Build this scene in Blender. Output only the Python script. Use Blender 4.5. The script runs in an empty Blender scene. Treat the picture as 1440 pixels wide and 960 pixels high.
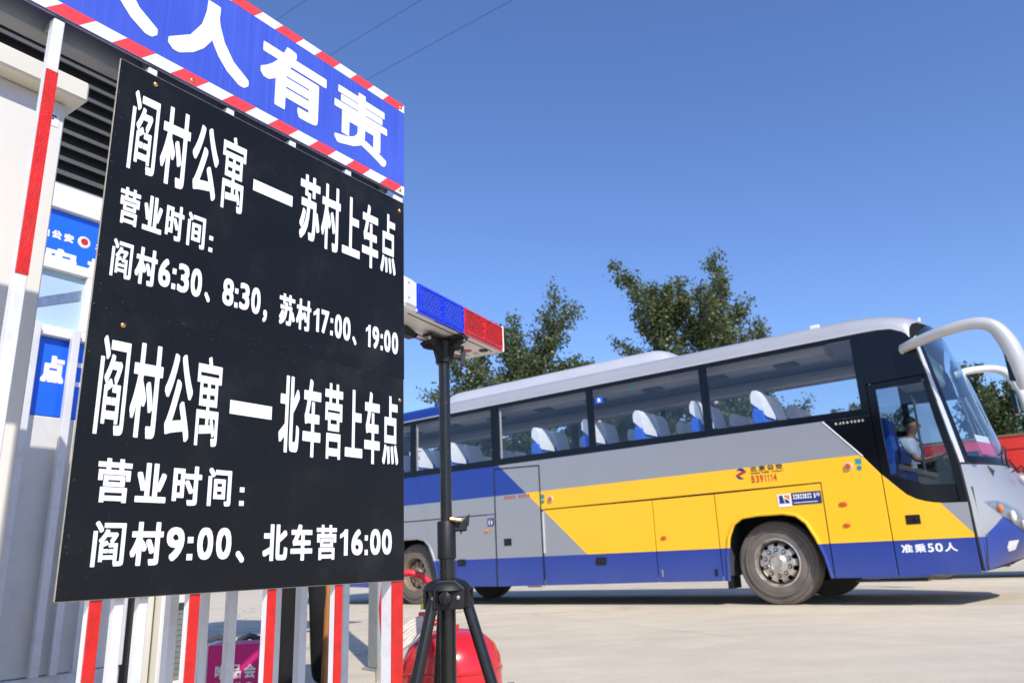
import bpy, math, random
import numpy as np
from mathutils import Vector, Matrix
R = math.radians
random.seed(7)
rng = np.random.default_rng(7)
scene = bpy.context.scene
COL = scene.collection

# ------------------------------------------------------------------ camera
PITCH, ROLL, CAMH = 16.2026, -2.3502, 0.652
cam_data = bpy.data.cameras.new("camera")
cam_data.sensor_width = 36.0
cam_data.lens = 1061.73 / 1440 * 36
cam_data.clip_start = 0.05
cam_data.clip_end = 3000
cam_data.dof.use_dof = True
cam_data.dof.focus_distance = 1.85
cam_data.dof.aperture_fstop = 6.3
cam = bpy.data.objects.new("camera", cam_data)
COL.objects.link(cam)
p_, r_ = R(PITCH), R(ROLL)
fw = Vector((0, math.cos(p_), math.sin(p_)))
up0 = Vector((0, -math.sin(p_), math.cos(p_)))
rt0 = Vector((1, 0, 0))
rt = rt0 * math.cos(r_) + up0 * math.sin(r_)
up = -rt0 * math.sin(r_) + up0 * math.cos(r_)
cam.matrix_world = Matrix(((rt.x, up.x, -fw.x, 0), (rt.y, up.y, -fw.y, 0), (rt.z, up.z, -fw.z, CAMH), (0, 0, 0, 1)))
scene.camera = cam

# ------------------------------------------------------------------ sky, sun, exposure
SUN_EL = 40.5
sun_dir = Vector((0.300, -0.954, 0)).normalized() * math.cos(R(SUN_EL)) + Vector((0, 0, math.sin(R(SUN_EL))))
world = bpy.data.worlds.new("World")
scene.world = world
world.use_nodes = True
wn = world.node_tree
sky = wn.nodes.new("ShaderNodeTexSky")
sky.sky_type = 'NISHITA'
sky.sun_disc = False
sky.sun_elevation = R(SUN_EL)
sky.sun_rotation = math.atan2(sun_dir.x, sun_dir.y)
sky.altitude = 100
sky.air_density = 1.25
sky.dust_density = 0.4
sky.ozone_density = 3.0
tint = wn.nodes.new("ShaderNodeMix"); tint.data_type = 'RGBA'; tint.blend_type = 'MULTIPLY'   # clearer, bluer air than the model's default
tint.inputs['Factor'].default_value = 1.0
tint.inputs['B'].default_value = (0.96, 1.13, 1.58, 1)
wn.links.new(sky.outputs[0], tint.inputs['A'])
wn.links.new(tint.outputs['Result'], wn.nodes["Background"].inputs[0])
wn.nodes["Background"].inputs[1].default_value = 0.115
sun = bpy.data.lights.new("sun", 'SUN')
sun.energy = 4.6
sun.angle = R(0.53)
sun.color = (1.0, 0.93, 0.84)
sun_o = bpy.data.objects.new("sun", sun)
sun_o.rotation_euler = sun_dir.to_track_quat('Z', 'Y').to_euler()
sun_o.location = (5, -15, 20)
COL.objects.link(sun_o)
scene.view_settings.view_transform = 'Standard'
scene.view_settings.look = 'None'
scene.view_settings.exposure = 0.0
scene.view_settings.gamma = 1.0
scene.render.engine = 'CYCLES'
scene.cycles.use_denoising = True
scene.cycles.max_bounces = 8
scene.cycles.transparent_max_bounces = 24
scene.cycles.sample_clamp_indirect = 6

# ------------------------------------------------------------------ helpers
def tag(o, label=None, cat=None, group=None, kind=None):
    if label: o['label'] = label
    if cat: o['category'] = cat
    if group: o['group'] = group
    if kind: o['kind'] = kind
    return o

def empty(name, loc, rz=0.0):
    o = bpy.data.objects.new(name, None)
    o.empty_display_size = 0.2
    o.location = loc
    o.rotation_euler = (0, 0, rz)
    COL.objects.link(o)
    return o

def circle_pts(n, r, ph=0.0):
    return [(r * math.cos(ph + 2 * math.pi * i / n), r * math.sin(ph + 2 * math.pi * i / n)) for i in range(n)]

class MB:
    def __init__(s):
        s.v = []; s.f = []
    def add(s, vs, fs):
        o = len(s.v)
        s.v += [tuple(v) for v in vs]
        s.f += [tuple(i + o for i in f) for f in fs]
        return s
    def box(s, x0, x1, y0, y1, z0, z1, ch=0.0):
        if ch <= 0:
            v = [(x, y, z) for z in (z0, z1) for y in (y0, y1) for x in (x0, x1)]
            return s.add(v, [(0, 2, 3, 1), (4, 5, 7, 6), (0, 1, 5, 4), (2, 6, 7, 3), (0, 4, 6, 2), (1, 3, 7, 5)])
        # chamfered box: 24 vertices
        v = []; idx = {}
        X = (x0, x1); Y = (y0, y1); Z = (z0, z1)
        for i in (0, 1):
            for j in (0, 1):
                for k in (0, 1):
                    sx, sy, sz = (1, -1)[i], (1, -1)[j], (1, -1)[k]
                    for a in range(3):
                        p = [X[i] + sx * ch, Y[j] + sy * ch, Z[k] + sz * ch]
                        p[a] = (X[i], Y[j], Z[k])[a]
                        idx[(i, j, k, a)] = len(v); v.append(tuple(p))
        f = []
        I = idx
        for i in (0, 1): f.append((I[i,0,0,0], I[i,1,0,0], I[i,1,1,0], I[i,0,1,0])[::(-1 if i == 0 else 1)])
        for j in (0, 1): f.append((I[0,j,0,1], I[0,j,1,1], I[1,j,1,1], I[1,j,0,1])[::(-1 if j == 0 else 1)])
        for k in (0, 1): f.append((I[0,0,k,2], I[1,0,k,2], I[1,1,k,2], I[0,1,k,2])[::(-1 if k == 0 else 1)])
        for j in (0, 1):
            for k in (0, 1): f.append((I[0,j,k,1], I[1,j,k,1], I[1,j,k,2], I[0,j,k,2]))
        for i in (0, 1):
            for k in (0, 1): f.append((I[i,0,k,0], I[i,1,k,0], I[i,1,k,2], I[i,0,k,2]))
        for i in (0, 1):
            for j in (0, 1): f.append((I[i,j,0,0], I[i,j,1,0], I[i,j,1,1], I[i,j,0,1]))
        for i in (0, 1):
            for j in (0, 1):
                for k in (0, 1): f.append((I[i,j,k,0], I[i,j,k,1], I[i,j,k,2]))
        return s.add(v, f)
    def prism(s, poly, a0, a1, axis='y'):
        # poly in the two other axes (x,z for 'y'; x,y for 'z'; y,z for 'x')
        n = len(poly)
        def P(p, a):
            return {'y': (p[0], a, p[1]), 'z': (p[0], p[1], a), 'x': (a, p[0], p[1])}[axis]
        v = [P(p, a0) for p in poly] + [P(p, a1) for p in poly]
        f = [tuple(range(n)), tuple(range(2 * n - 1, n - 1, -1))]
        f += [(i, (i + 1) % n, n + (i + 1) % n, n + i) for i in range(n)]
        return s.add(v, f)
    def tube(s, pts, r, n=12, cap=True):
        pts = [Vector(p) for p in pts]
        rs = r if isinstance(r, (list, tuple)) else [r] * len(pts)
        base = len(s.v)
        t0 = (pts[1] - pts[0]).normalized()
        ref = Vector((0, 0, 1)) if abs(t0.z) < 0.9 else Vector((1, 0, 0))
        u = t0.cross(ref).normalized()
        for i, p in enumerate(pts):
            if i == 0: t = pts[1] - pts[0]
            elif i == len(pts) - 1: t = pts[-1] - pts[-2]
            else: t = (pts[i + 1] - pts[i]).normalized() + (pts[i] - pts[i - 1]).normalized()
            t.normalize()
            u = (u - t * u.dot(t)).normalized()
            w = t.cross(u)
            for k in range(n):
                a = 2 * math.pi * k / n
                q = p + (u * math.cos(a) + w * math.sin(a)) * rs[i]
                s.v.append(tuple(q))
        for i in range(len(pts) - 1):
            for k in range(n):
                a = base + i * n + k; b = base + i * n + (k + 1) % n
                s.f.append((a, b, b + n, a + n))
        if cap:
            s.f.append(tuple(base + k for k in range(n))[::-1])
            s.f.append(tuple(base + (len(pts) - 1) * n + k for k in range(n)))
        return s
    def lathe(s, prof, c=(0, 0, 0), n=24, axis='z', closed=False, cap=True):
        base = len(s.v); m = len(prof)
        for (r, h) in prof:
            for k in range(n):
                a = 2 * math.pi * k / n
                x, y = r * math.cos(a), r * math.sin(a)
                p = {'z': (x, y, h), 'y': (x, h, y), 'x': (h, x, y)}[axis]
                s.v.append((p[0] + c[0], p[1] + c[1], p[2] + c[2]))
        for i in range(m if closed else m - 1):
            j = (i + 1) % m
            for k in range(n):
                s.f.append((base + i * n + k, base + i * n + (k + 1) % n, base + j * n + (k + 1) % n, base + j * n + k))
        if not closed and cap:
            if prof[0][0] > 1e-5: s.f.append(tuple(base + k for k in range(n))[::-1])
            if prof[-1][0] > 1e-5: s.f.append(tuple(base + (m - 1) * n + k for k in range(n)))
        return s
    def ball(s, c, r, n=12, m=8, sc=(1, 1, 1)):
        base = len(s.v)
        for i in range(m + 1):
            th = math.pi * i / m
            for k in range(n):
                a = 2 * math.pi * k / n
                s.v.append((c[0] + sc[0] * r * math.sin(th) * math.cos(a), c[1] + sc[1] * r * math.sin(th) * math.sin(a), c[2] + sc[2] * r * math.cos(th)))
        for i in range(m):
            for k in range(n):
                s.f.append((base + i * n + k, base + (i + 1) * n + k, base + (i + 1) * n + (k + 1) % n, base + i * n + (k + 1) % n))
        return s
    def grid(s, P, nu, nv):
        base = len(s.v)
        for i in range(nu + 1):
            for j in range(nv + 1):
                s.v.append(tuple(P(i / nu, j / nv)))
        for i in range(nu):
            for j in range(nv):
                a = base + i * (nv + 1) + j
                s.f.append((a, a + nv + 1, a + nv + 2, a + 1))
        return s
    def move(s, off):
        s.v = [(v[0] + off[0], v[1] + off[1], v[2] + off[2]) for v in s.v]
        return s
    def xf(s, M):
        s.v = [tuple(M @ Vector(v)) for v in s.v]
        return s
    def build(s, name, mat, parent=None, smooth=False, loc=None, fix=True, bevel=0.0):
        me = bpy.data.meshes.new(name)
        me.from_pydata(s.v, [], s.f)
        if fix:
            import bmesh
            bm = bmesh.new(); bm.from_mesh(me)
            bmesh.ops.recalc_face_normals(bm, faces=bm.faces[:])
            bm.to_mesh(me); bm.free()
        me.update()
        if mat: me.materials.append(mat)
        if smooth:
            me.polygons.foreach_set('use_smooth', [True] * len(me.polygons))
            me.set_sharp_from_angle(angle=R(38))
        o = bpy.data.objects.new(name, me)
        if loc: o.location = loc
        COL.objects.link(o)
        if parent: o.parent = parent
        if bevel > 0:
            b = o.modifiers.new('bevel', 'BEVEL'); b.width = bevel; b.segments = 2; b.limit_method = 'ANGLE'
        return o

def copy_tree(o, parent=None):
    c = o.copy(); COL.objects.link(c)
    if parent: c.parent = parent
    for ch in list(o.children): copy_tree(ch, c)
    return c

# ------------------------------------------------------------------ materials
def new_mat(name):
    m = bpy.data.materials.new(name); m.use_nodes = True
    return m, m.node_tree, m.node_tree.nodes["Principled BSDF"]

def pm(name, col, rough=0.5, metal=0.0, var=0.08, vs=6.0, bump=0.0, bs=60.0, dirt=None, dirt_amt=0.3, dirt_scale=3.0, spec=0.5, coat=0.0, stretch=None):
    """paint, metal, plastic with a mottled tone, patchy gloss and optional fine relief and grime"""
    m, nt, b = new_mat(name)
    N, L = nt.nodes, nt.links
    tc = N.new("ShaderNodeTexCoord")
    src = tc.outputs['Object']
    if stretch:
        mp = N.new("ShaderNodeMapping"); mp.inputs['Scale'].default_value = stretch
        L.new(src, mp.inputs[0]); src = mp.outputs[0]
    no = N.new("ShaderNodeTexNoise"); no.inputs['Scale'].default_value = vs; no.inputs['Detail'].default_value = 6
    L.new(src, no.inputs['Vector'])
    hs = N.new("ShaderNodeHueSaturation"); hs.inputs['Color'].default_value = (*col, 1)
    mr = N.new("ShaderNodeMapRange"); mr.inputs['From Min'].default_value = 0.3; mr.inputs['From Max'].default_value = 0.7
    mr.inputs['To Min'].default_value = 1 - var; mr.inputs['To Max'].default_value = 1 + var
    L.new(no.outputs[0], mr.inputs[0]); L.new(mr.outputs[0], hs.inputs['Value'])
    out = hs.outputs[0]
    if dirt:
        n2 = N.new("ShaderNodeTexNoise"); n2.inputs['Scale'].default_value = dirt_scale; n2.inputs['Detail'].default_value = 9; n2.inputs['Roughness'].default_value = 0.68
        L.new(src, n2.inputs['Vector'])
        m2 = N.new("ShaderNodeMapRange"); m2.inputs['From Min'].default_value = 0.52; m2.inputs['From Max'].default_value = 0.75; m2.inputs['To Max'].default_value = dirt_amt
        L.new(n2.outputs[0], m2.inputs[0])
        mx = N.new("ShaderNodeMix"); mx.data_type = 'RGBA'; mx.inputs['B'].default_value = (*dirt, 1)
        L.new(m2.outputs[0], mx.inputs['Factor']); L.new(out, mx.inputs['A'])
        out = mx.outputs['Result']
    L.new(out, b.inputs['Base Color'])
    rr = N.new("ShaderNodeMapRange"); rr.inputs['To Min'].default_value = max(0.02, rough - 0.08); rr.inputs['To Max'].default_value = min(1, rough + 0.1)
    L.new(no.outputs[0], rr.inputs[0]); L.new(rr.outputs[0], b.inputs['Roughness'])
    b.inputs['Metallic'].default_value = metal
    b.inputs['Specular IOR Level'].default_value = spec
    b.inputs['Coat Weight'].default_value = coat
    b.inputs['Coat Roughness'].default_value = 0.08
    if bump > 0:
        n3 = N.new("ShaderNodeTexNoise"); n3.inputs['Scale'].default_value = bs; n3.inputs['Detail'].default_value = 4
        L.new(src, n3.inputs['Vector'])
        bp = N.new("ShaderNodeBump"); bp.inputs['Strength'].default_value = bump; bp.inputs['Distance'].default_value = 0.004
        L.new(n3.outputs[0], bp.inputs['Height']); L.new(bp.outputs[0], b.inputs['Normal'])
    return m

def glass(name, tint=(0.55, 0.62, 0.66), refl=0.08, rough=0.0, ior=1.45):
    m = bpy.data.materials.new(name); m.use_nodes = True
    nt = m.node_tree; N, L = nt.nodes, nt.links
    N.remove(N["Principled BSDF"])
    out = N["Material Output"]
    tr = N.new("ShaderNodeBsdfTransparent"); tr.inputs[0].default_value = (*tint, 1)
    gl = N.new("ShaderNodeBsdfGlossy"); gl.inputs['Roughness'].default_value = rough; gl.inputs[0].default_value = (0.9, 0.95, 1, 1)
    fr = N.new("ShaderNodeFresnel")
    ge = N.new("ShaderNodeNewGeometry")      # thin pane: same reflectance from both faces
    mi = N.new("ShaderNodeMapRange"); mi.inputs['To Min'].default_value = ior; mi.inputs['To Max'].default_value = 1 / ior
    L.new(ge.outputs['Backfacing'], mi.inputs[0]); L.new(mi.outputs[0], fr.inputs[0])
    ad = N.new("ShaderNodeMath"); ad.operation = 'ADD'; ad.inputs[1].default_value = refl; ad.use_clamp = True
    L.new(fr.outputs[0], ad.inputs[0])
    mx = N.new("ShaderNodeMixShader")
    L.new(ad.outputs[0], mx.inputs[0]); L.new(tr.outputs[0], mx.inputs[1]); L.new(gl.outputs[0], mx.inputs[2])
    L.new(mx.outputs[0], out.inputs[0])
    return m

M = {}
M['white_paint'] = pm('white_bar_paint', (0.70, 0.71, 0.73), 0.38, var=0.05, bump=0.15, bs=90, dirt=(0.30, 0.25, 0.2), dirt_amt=0.4, dirt_scale=11)
M['red_tape'] = pm('red_tape', (0.66, 0.016, 0.010), 0.35, var=0.16, vs=40, bump=0.5, bs=260, dirt=(0.35, 0.05, 0.03), dirt_amt=0.5, dirt_scale=16)
M['beam'] = pm('galvanised_beam', (0.24, 0.245, 0.25), 0.5, 0.2, var=0.1, vs=14)
M['board'] = pm('black_board', (0.0065, 0.0070, 0.0078), 0.40, var=0.12, vs=5, bump=0.06, bs=200, dirt=(0.045, 0.045, 0.043), dirt_amt=0.35, dirt_scale=5, spec=0.26)
M['board_edge'] = pm('board_edge', (0.30, 0.28, 0.22), 0.7, var=0.2, vs=60)
M['scuff'] = pm('dust_scuff', (0.34, 0.31, 0.26), 0.9, var=0.3, vs=200)
M['vinyl'] = pm('white_vinyl', (0.86, 0.87, 0.88), 0.45, var=0.03, vs=12)
M['brass'] = pm('brass_screw', (0.72, 0.42, 0.14), 0.25, 1.0, var=0.2, vs=200)
M['black_steel'] = pm('black_steel', (0.008, 0.008, 0.008), 0.27, 0.0, var=0.2, vs=20, spec=0.6)
M['black_plastic'] = pm('black_plastic', (0.009, 0.009, 0.010), 0.5, var=0.2, vs=30, bump=0.1, bs=300, spec=0.4)
M['steel'] = pm('zinc_steel', (0.5, 0.5, 0.5), 0.35, 1.0, var=0.15, vs=40)
M['white_plastic'] = pm('white_plastic', (0.78, 0.77, 0.74), 0.4, var=0.04, vs=8, dirt=(0.4, 0.36, 0.3), dirt_amt=0.15, dirt_scale=6)
M['rubber'] = pm('tyre_rubber', (0.15, 0.130, 0.108), 0.85, var=0.2, vs=5, bump=0.4, bs=70, dirt=(0.2, 0.17, 0.13), dirt_amt=0.5, dirt_scale=4)
M['black_rubber'] = pm('rubber_seal', (0.012, 0.012, 0.012), 0.6, var=0.1)
M['rim'] = pm('wheel_rim', (0.60, 0.55, 0.48), 0.34, 0.7, var=0.2, vs=9, dirt=(0.1, 0.07, 0.04), dirt_amt=0.6, dirt_scale=8)
M['rim_dirty'] = pm('brown_dusty_rim', (0.30, 0.24, 0.17), 0.6, 0.4, var=0.25, vs=9, dirt=(0.07, 0.04, 0.02), dirt_amt=0.7, dirt_scale=8)
M['black_gloss'] = pm('black_gloss', (0.004, 0.005, 0.007), 0.12, var=0.1, vs=2, spec=0.35)
M['silver'] = pm('silver_paint', (0.64, 0.64, 0.64), 0.30, 0.2, var=0.03, vs=3, coat=0.4, dirt=(0.35, 0.32, 0.28), dirt_amt=0.2, dirt_scale=2)
M['interior_grey'] = pm('interior_trim', (0.36, 0.34, 0.32), 0.7, var=0.06)
M['interior_dark'] = pm('interior_dark', (0.05, 0.055, 0.065), 0.8, var=0.1)
M['seat_blue'] = pm('blue_seat_fabric', (0.035, 0.15, 0.68), 0.85, var=0.15, vs=30, bump=0.2, bs=120)
M['seat_white'] = pm('white_seat_cover', (0.93, 0.94, 0.97), 0.8, var=0.04, vs=12, bump=0.3, bs=25)
M['amber'] = pm('amber_lens', (0.85, 0.22, 0.01), 0.2, var=0.15, vs=40, coat=0.5)
M['orange_lens'] = pm('dark_orange_lens', (0.7, 0.09, 0.01), 0.2, var=0.15, vs=40, coat=0.5)
M['navy'] = pm('navy_print', (0.02, 0.035, 0.16), 0.4, var=0.05)
M['print_red'] = pm('red_print', (0.55, 0.03, 0.02), 0.5, var=0.05)
M['print_black'] = pm('black_print', (0.03, 0.03, 0.03), 0.5, var=0.05)
M['print_blue'] = pm('blue_print', (0.02, 0.10, 0.65), 0.4, var=0.05)
M['print_teal'] = pm('teal_print', (0.03, 0.28, 0.30), 0.4, var=0.1)
M['skin'] = pm('skin', (0.42, 0.22, 0.14), 0.55, var=0.08, vs=20)
M['hair'] = pm('black_hair', (0.012, 0.010, 0.009), 0.6, var=0.2, vs=60)
M['shirt'] = pm('light_blue_shirt', (0.66, 0.76, 0.95), 0.85, var=0.08, vs=18, bump=0.5, bs=14)
M['black_cloth'] = pm('black_cloth', (0.008, 0.008, 0.009), 0.9, var=0.2, vs=12, bump=0.8, bs=12)
M['wood'] = pm('brown_stick', (0.36, 0.14, 0.035), 0.5, var=0.2, vs=12, stretch=(8, 8, 1))
M['red_gloss'] = pm('red_enamel', (0.62, 0.012, 0.018), 0.25, var=0.06, vs=4, coat=0.5, dirt=(0.5, 0.2, 0.15), dirt_amt=0.15, dirt_scale=5)
M['red_dull'] = pm('red_tube_paint', (0.66, 0.03, 0.045), 0.35, var=0.08, vs=14)
M['hose'] = pm('beige_hose', (0.6, 0.55, 0.48), 0.75, var=0.12, vs=60, bump=0.3, bs=250)
M['pink'] = pm('magenta_carton', (0.62, 0.008, 0.17), 0.5, var=0.06, vs=7)
M['cardboard_white'] = pm('white_carton', (0.78, 0.76, 0.72), 0.6, var=0.06, vs=7)
M['cabin_white'] = pm('cream_wall_panel', (0.83, 0.81, 0.74), 0.5, var=0.03, vs=2, dirt=(0.5, 0.47, 0.4), dirt_amt=0.12, dirt_scale=3, bump=0.05, bs=20)
M['cabin_cap'] = pm('cream_cap', (0.80, 0.75, 0.60), 0.5, var=0.04, vs=4)
M['cabin_grey'] = pm('pale_sandwich_panel', (0.70, 0.70, 0.68), 0.55, var=0.04, vs=3, dirt=(0.25, 0.24, 0.22), dirt_amt=0.2, dirt_scale=7)
M['louvre'] = pm('dark_grey_slat', (0.15, 0.155, 0.16), 0.5, 0.3, var=0.15, vs=8)
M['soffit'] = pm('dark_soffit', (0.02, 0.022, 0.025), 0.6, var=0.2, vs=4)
M['panel_blue'] = pm('blue_panel', (0.012, 0.14, 0.82), 0.4, var=0.03, vs=3)
M['mesh_green'] = pm('green_grey_mesh', (0.20, 0.225, 0.19), 0.8, var=0.12, vs=30)
M['post_grey'] = pm('grey_steel_post', (0.36, 0.37, 0.35), 0.5, 0.3, var=0.1, vs=8)
M['coach_glass'] = glass('coach_glass', (0.94, 0.955, 0.965), 0.0)
M['front_glass'] = glass('front_glass', (0.80, 0.88, 0.89), 0.12)
M['door_glass'] = glass('door_glass', (0.66, 0.69, 0.72), 0.01)
M['lamp_glass'] = glass('lamp_glass', (0.9, 0.92, 0.92), 0.05)
M['pane'] = pm('window_pane', (0.45, 0.60, 0.72), 0.1, var=0.12, vs=2)
M['truck_red'] = pm('truck_red', (0.66, 0.035, 0.02), 0.35, var=0.06, vs=1.5, coat=0.3)
M['truck_white'] = pm('truck_white', (0.80, 0.80, 0.80), 0.4, var=0.04)
M['gold'] = pm('brown_rail', (0.22, 0.12, 0.05), 0.5, var=0.1)
M['bark'] = pm('bark', (0.16, 0.14, 0.11), 0.85, var=0.2, vs=5, bump=0.6, bs=12)
M['cable'] = pm('cable', (0.02, 0.02, 0.022), 0.6)
M['lime'] = pm('lime_tag', (0.55, 0.75, 0.02), 0.5)
M['bag'] = pm('grey_blue_bag', (0.30, 0.35, 0.42), 0.5, var=0.15, vs=10)

# blue reflective sheeting with faint vertical streaks
def banner_mat():
    m, nt, b = new_mat('blue_reflective_sheet'); N, L = nt.nodes, nt.links
    tc = N.new("ShaderNodeTexCoord"); mp = N.new("ShaderNodeMapping"); mp.inputs['Scale'].default_value = (170, 170, 2.0)
    no = N.new("ShaderNodeTexNoise"); no.inputs['Scale'].default_value = 1; no.inputs['Detail'].default_value = 3
    L.new(tc.outputs['Object'], mp.inputs[0]); L.new(mp.outputs[0], no.inputs[0])
    n2 = N.new("ShaderNodeTexNoise"); n2.inputs['Scale'].default_value = 3.0
    L.new(tc.outputs['Object'], n2.inputs[0])
    ad = N.new("ShaderNodeMath"); ad.operation = 'ADD'; L.new(no.outputs[0], ad.inputs[0]); L.new(n2.outputs[0], ad.inputs[1])
    mr = N.new("ShaderNodeMapRange"); mr.inputs['From Min'].default_value = 0.7; mr.inputs['From Max'].default_value = 1.3
    mr.inputs['To Min'].default_value = 0.0; mr.inputs['To Max'].default_value = 1.0
    L.new(ad.outputs[0], mr.inputs[0])
    mx = N.new("ShaderNodeMix"); mx.data_type = 'RGBA'
    mx.inputs['A'].default_value = (0.042, 0.082, 0.50, 1); mx.inputs['B'].default_value = (0.072, 0.125, 0.62, 1)
    L.new(mr.outputs[0], mx.inputs['Factor']); L.new(mx.outputs['Result'], b.inputs['Base Color'])
    b.inputs['Roughness'].default_value = 0.38
    return m
M['banner'] = banner_mat()
M['stripe_red'] = pm('stripe_red', (0.88, 0.055, 0.065), 0.4, var=0.04, vs=20)
M['stripe_white'] = pm('stripe_white', (0.84, 0.84, 0.80), 0.4, var=0.03, vs=20)

# concrete yard
def ground_mat():
    m, nt, b = new_mat('concrete_yard'); N, L = nt.nodes, nt.links
    tc = N.new("ShaderNodeTexCoord")
    def noise(sc, det, ro, vec=None):
        n = N.new("ShaderNodeTexNoise"); n.inputs['Scale'].default_value = sc; n.inputs['Detail'].default_value = det; n.inputs['Roughness'].default_value = ro
        L.new(vec or tc.outputs['Object'], n.inputs['Vector']); return n.outputs[0]
    mp = N.new("ShaderNodeMapping"); mp.inputs['Rotation'].default_value = (0, 0, R(37)); mp.inputs['Scale'].default_value = (0.25, 2.2, 1)
    L.new(tc.outputs['Object'], mp.inputs[0])
    big = noise(0.35, 5, 0.6); mid = noise(2.2, 8, 0.65); fine = noise(45, 8, 0.7); streak = noise(1.3, 6, 0.6, mp.outputs[0])
    def ramp(sock, a, bb, lo, hi):
        r = N.new("ShaderNodeMapRange"); r.inputs['From Min'].default_value = a; r.inputs['From Max'].default_value = bb
        r.inputs['To Min'].default_value = lo; r.inputs['To Max'].default_value = hi
        r.clamp = True; L.new(sock, r.inputs[0]); return r.outputs[0]
    def mul(a, c):
        q = N.new("ShaderNodeMath"); q.operation = 'MULTIPLY'; L.new(a, q.inputs[0]); L.new(c, q.inputs[1]); return q.outputs[0]
    v = mul(mul(ramp(big, 0.3, 0.7, 0.90, 1.08), ramp(mid, 0.3, 0.75, 1.05, 0.88)), mul(ramp(fine, 0.3, 0.7, 0.93, 1.07), ramp(streak, 0.45, 0.75, 1.02, 0.93)))
    hs = N.new("ShaderNodeHueSaturation"); hs.inputs['Color'].default_value = (0.655, 0.572, 0.425, 1)
    L.new(v, hs.inputs['Value'])
    # oil spots
    vo = N.new("ShaderNodeTexVoronoi"); vo.inputs['Scale'].default_value = 0.55; L.new(tc.outputs['Object'], vo.inputs['Vector'])
    wob = N.new("ShaderNodeMath"); wob.operation = 'ADD'; L.new(vo.outputs['Distance'], wob.inputs[0]); L.new(ramp(mid, .3, .7, -.08, .14), wob.inputs[1])
    spot = ramp(wob.outputs[0], .03, .16, .55, 0.0)
    # hairline cracks
    wn_ = N.new("ShaderNodeTexNoise"); wn_.inputs['Scale'].default_value = 1.4; wn_.inputs['Detail'].default_value = 6; L.new(tc.outputs['Object'], wn_.inputs['Vector'])
    vm = N.new("ShaderNodeVectorMath"); vm.operation = 'MULTIPLY_ADD'; L.new(wn_.outputs['Color'], vm.inputs[0]); vm.inputs[1].default_value = (1.1, 1.1, 0); L.new(tc.outputs['Object'], vm.inputs[2])
    ve = N.new("ShaderNodeTexVoronoi"); ve.feature = 'DISTANCE_TO_EDGE'; ve.inputs['Scale'].default_value = 0.16; L.new(vm.outputs[0], ve.inputs['Vector'])
    crack = ramp(ve.outputs['Distance'], .0008, .0035, .55, 0.0)
    mx = N.new("ShaderNodeMath"); mx.operation = 'MAXIMUM'; mx.use_clamp = True; L.new(spot, mx.inputs[0]); L.new(crack, mx.inputs[1])
    mc = N.new("ShaderNodeMix"); mc.data_type = 'RGBA'; mc.inputs['B'].default_value = (0.20, 0.175, 0.15, 1)
    L.new(mx.outputs[0], mc.inputs['Factor']); L.new(hs.outputs[0], mc.inputs['A']); L.new(mc.outputs['Result'], b.inputs['Base Color'])
    b.inputs['Roughness'].default_value = 0.85
    b.inputs['Specular IOR Level'].default_value = 0.3
    bp = N.new("ShaderNodeBump"); bp.inputs['Strength'].default_value = 0.35; bp.inputs['Distance'].default_value = 0.01
    L.new(fine, bp.inputs['Height']); L.new(bp.outputs[0], b.inputs['Normal'])
    return m

def leaf_mat(name, c1, c2):
    m, nt, b = new_mat(name); N, L = nt.nodes, nt.links
    g = N.new("ShaderNodeNewGeometry")
    cr = N.new("ShaderNodeMix"); cr.data_type = 'RGBA'; cr.inputs['A'].default_value = (*c1, 1); cr.inputs['B'].default_value = (*c2, 1)
    L.new(g.outputs['Random Per Island'], cr.inputs['Factor'])
    L.new(cr.outputs['Result'], b.inputs['Base Color'])
    b.inputs['Roughness'].default_value = 0.45
    b.inputs['Specular IOR Level'].default_value = 0.6
    b.inputs['Subsurface Weight'].default_value = 0.0
    tl = N.new("ShaderNodeBsdfTranslucent"); L.new(cr.outputs['Result'], tl.inputs[0])
    mx = N.new("ShaderNodeMixShader"); mx.inputs[0].default_value = 0.32
    L.new(b.outputs[0], mx.inputs[1]); L.new(tl.outputs[0], mx.inputs[2]); L.new(mx.outputs[0], N["Material Output"].inputs[0])
    return m
M['leaf_a'] = leaf_mat('poplar_leaf', (0.042, 0.078, 0.018), (0.170, 0.200, 0.080))
M['leaf_b'] = leaf_mat('dark_leaf', (0.035, 0.065, 0.020), (0.110, 0.150, 0.055))

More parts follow.
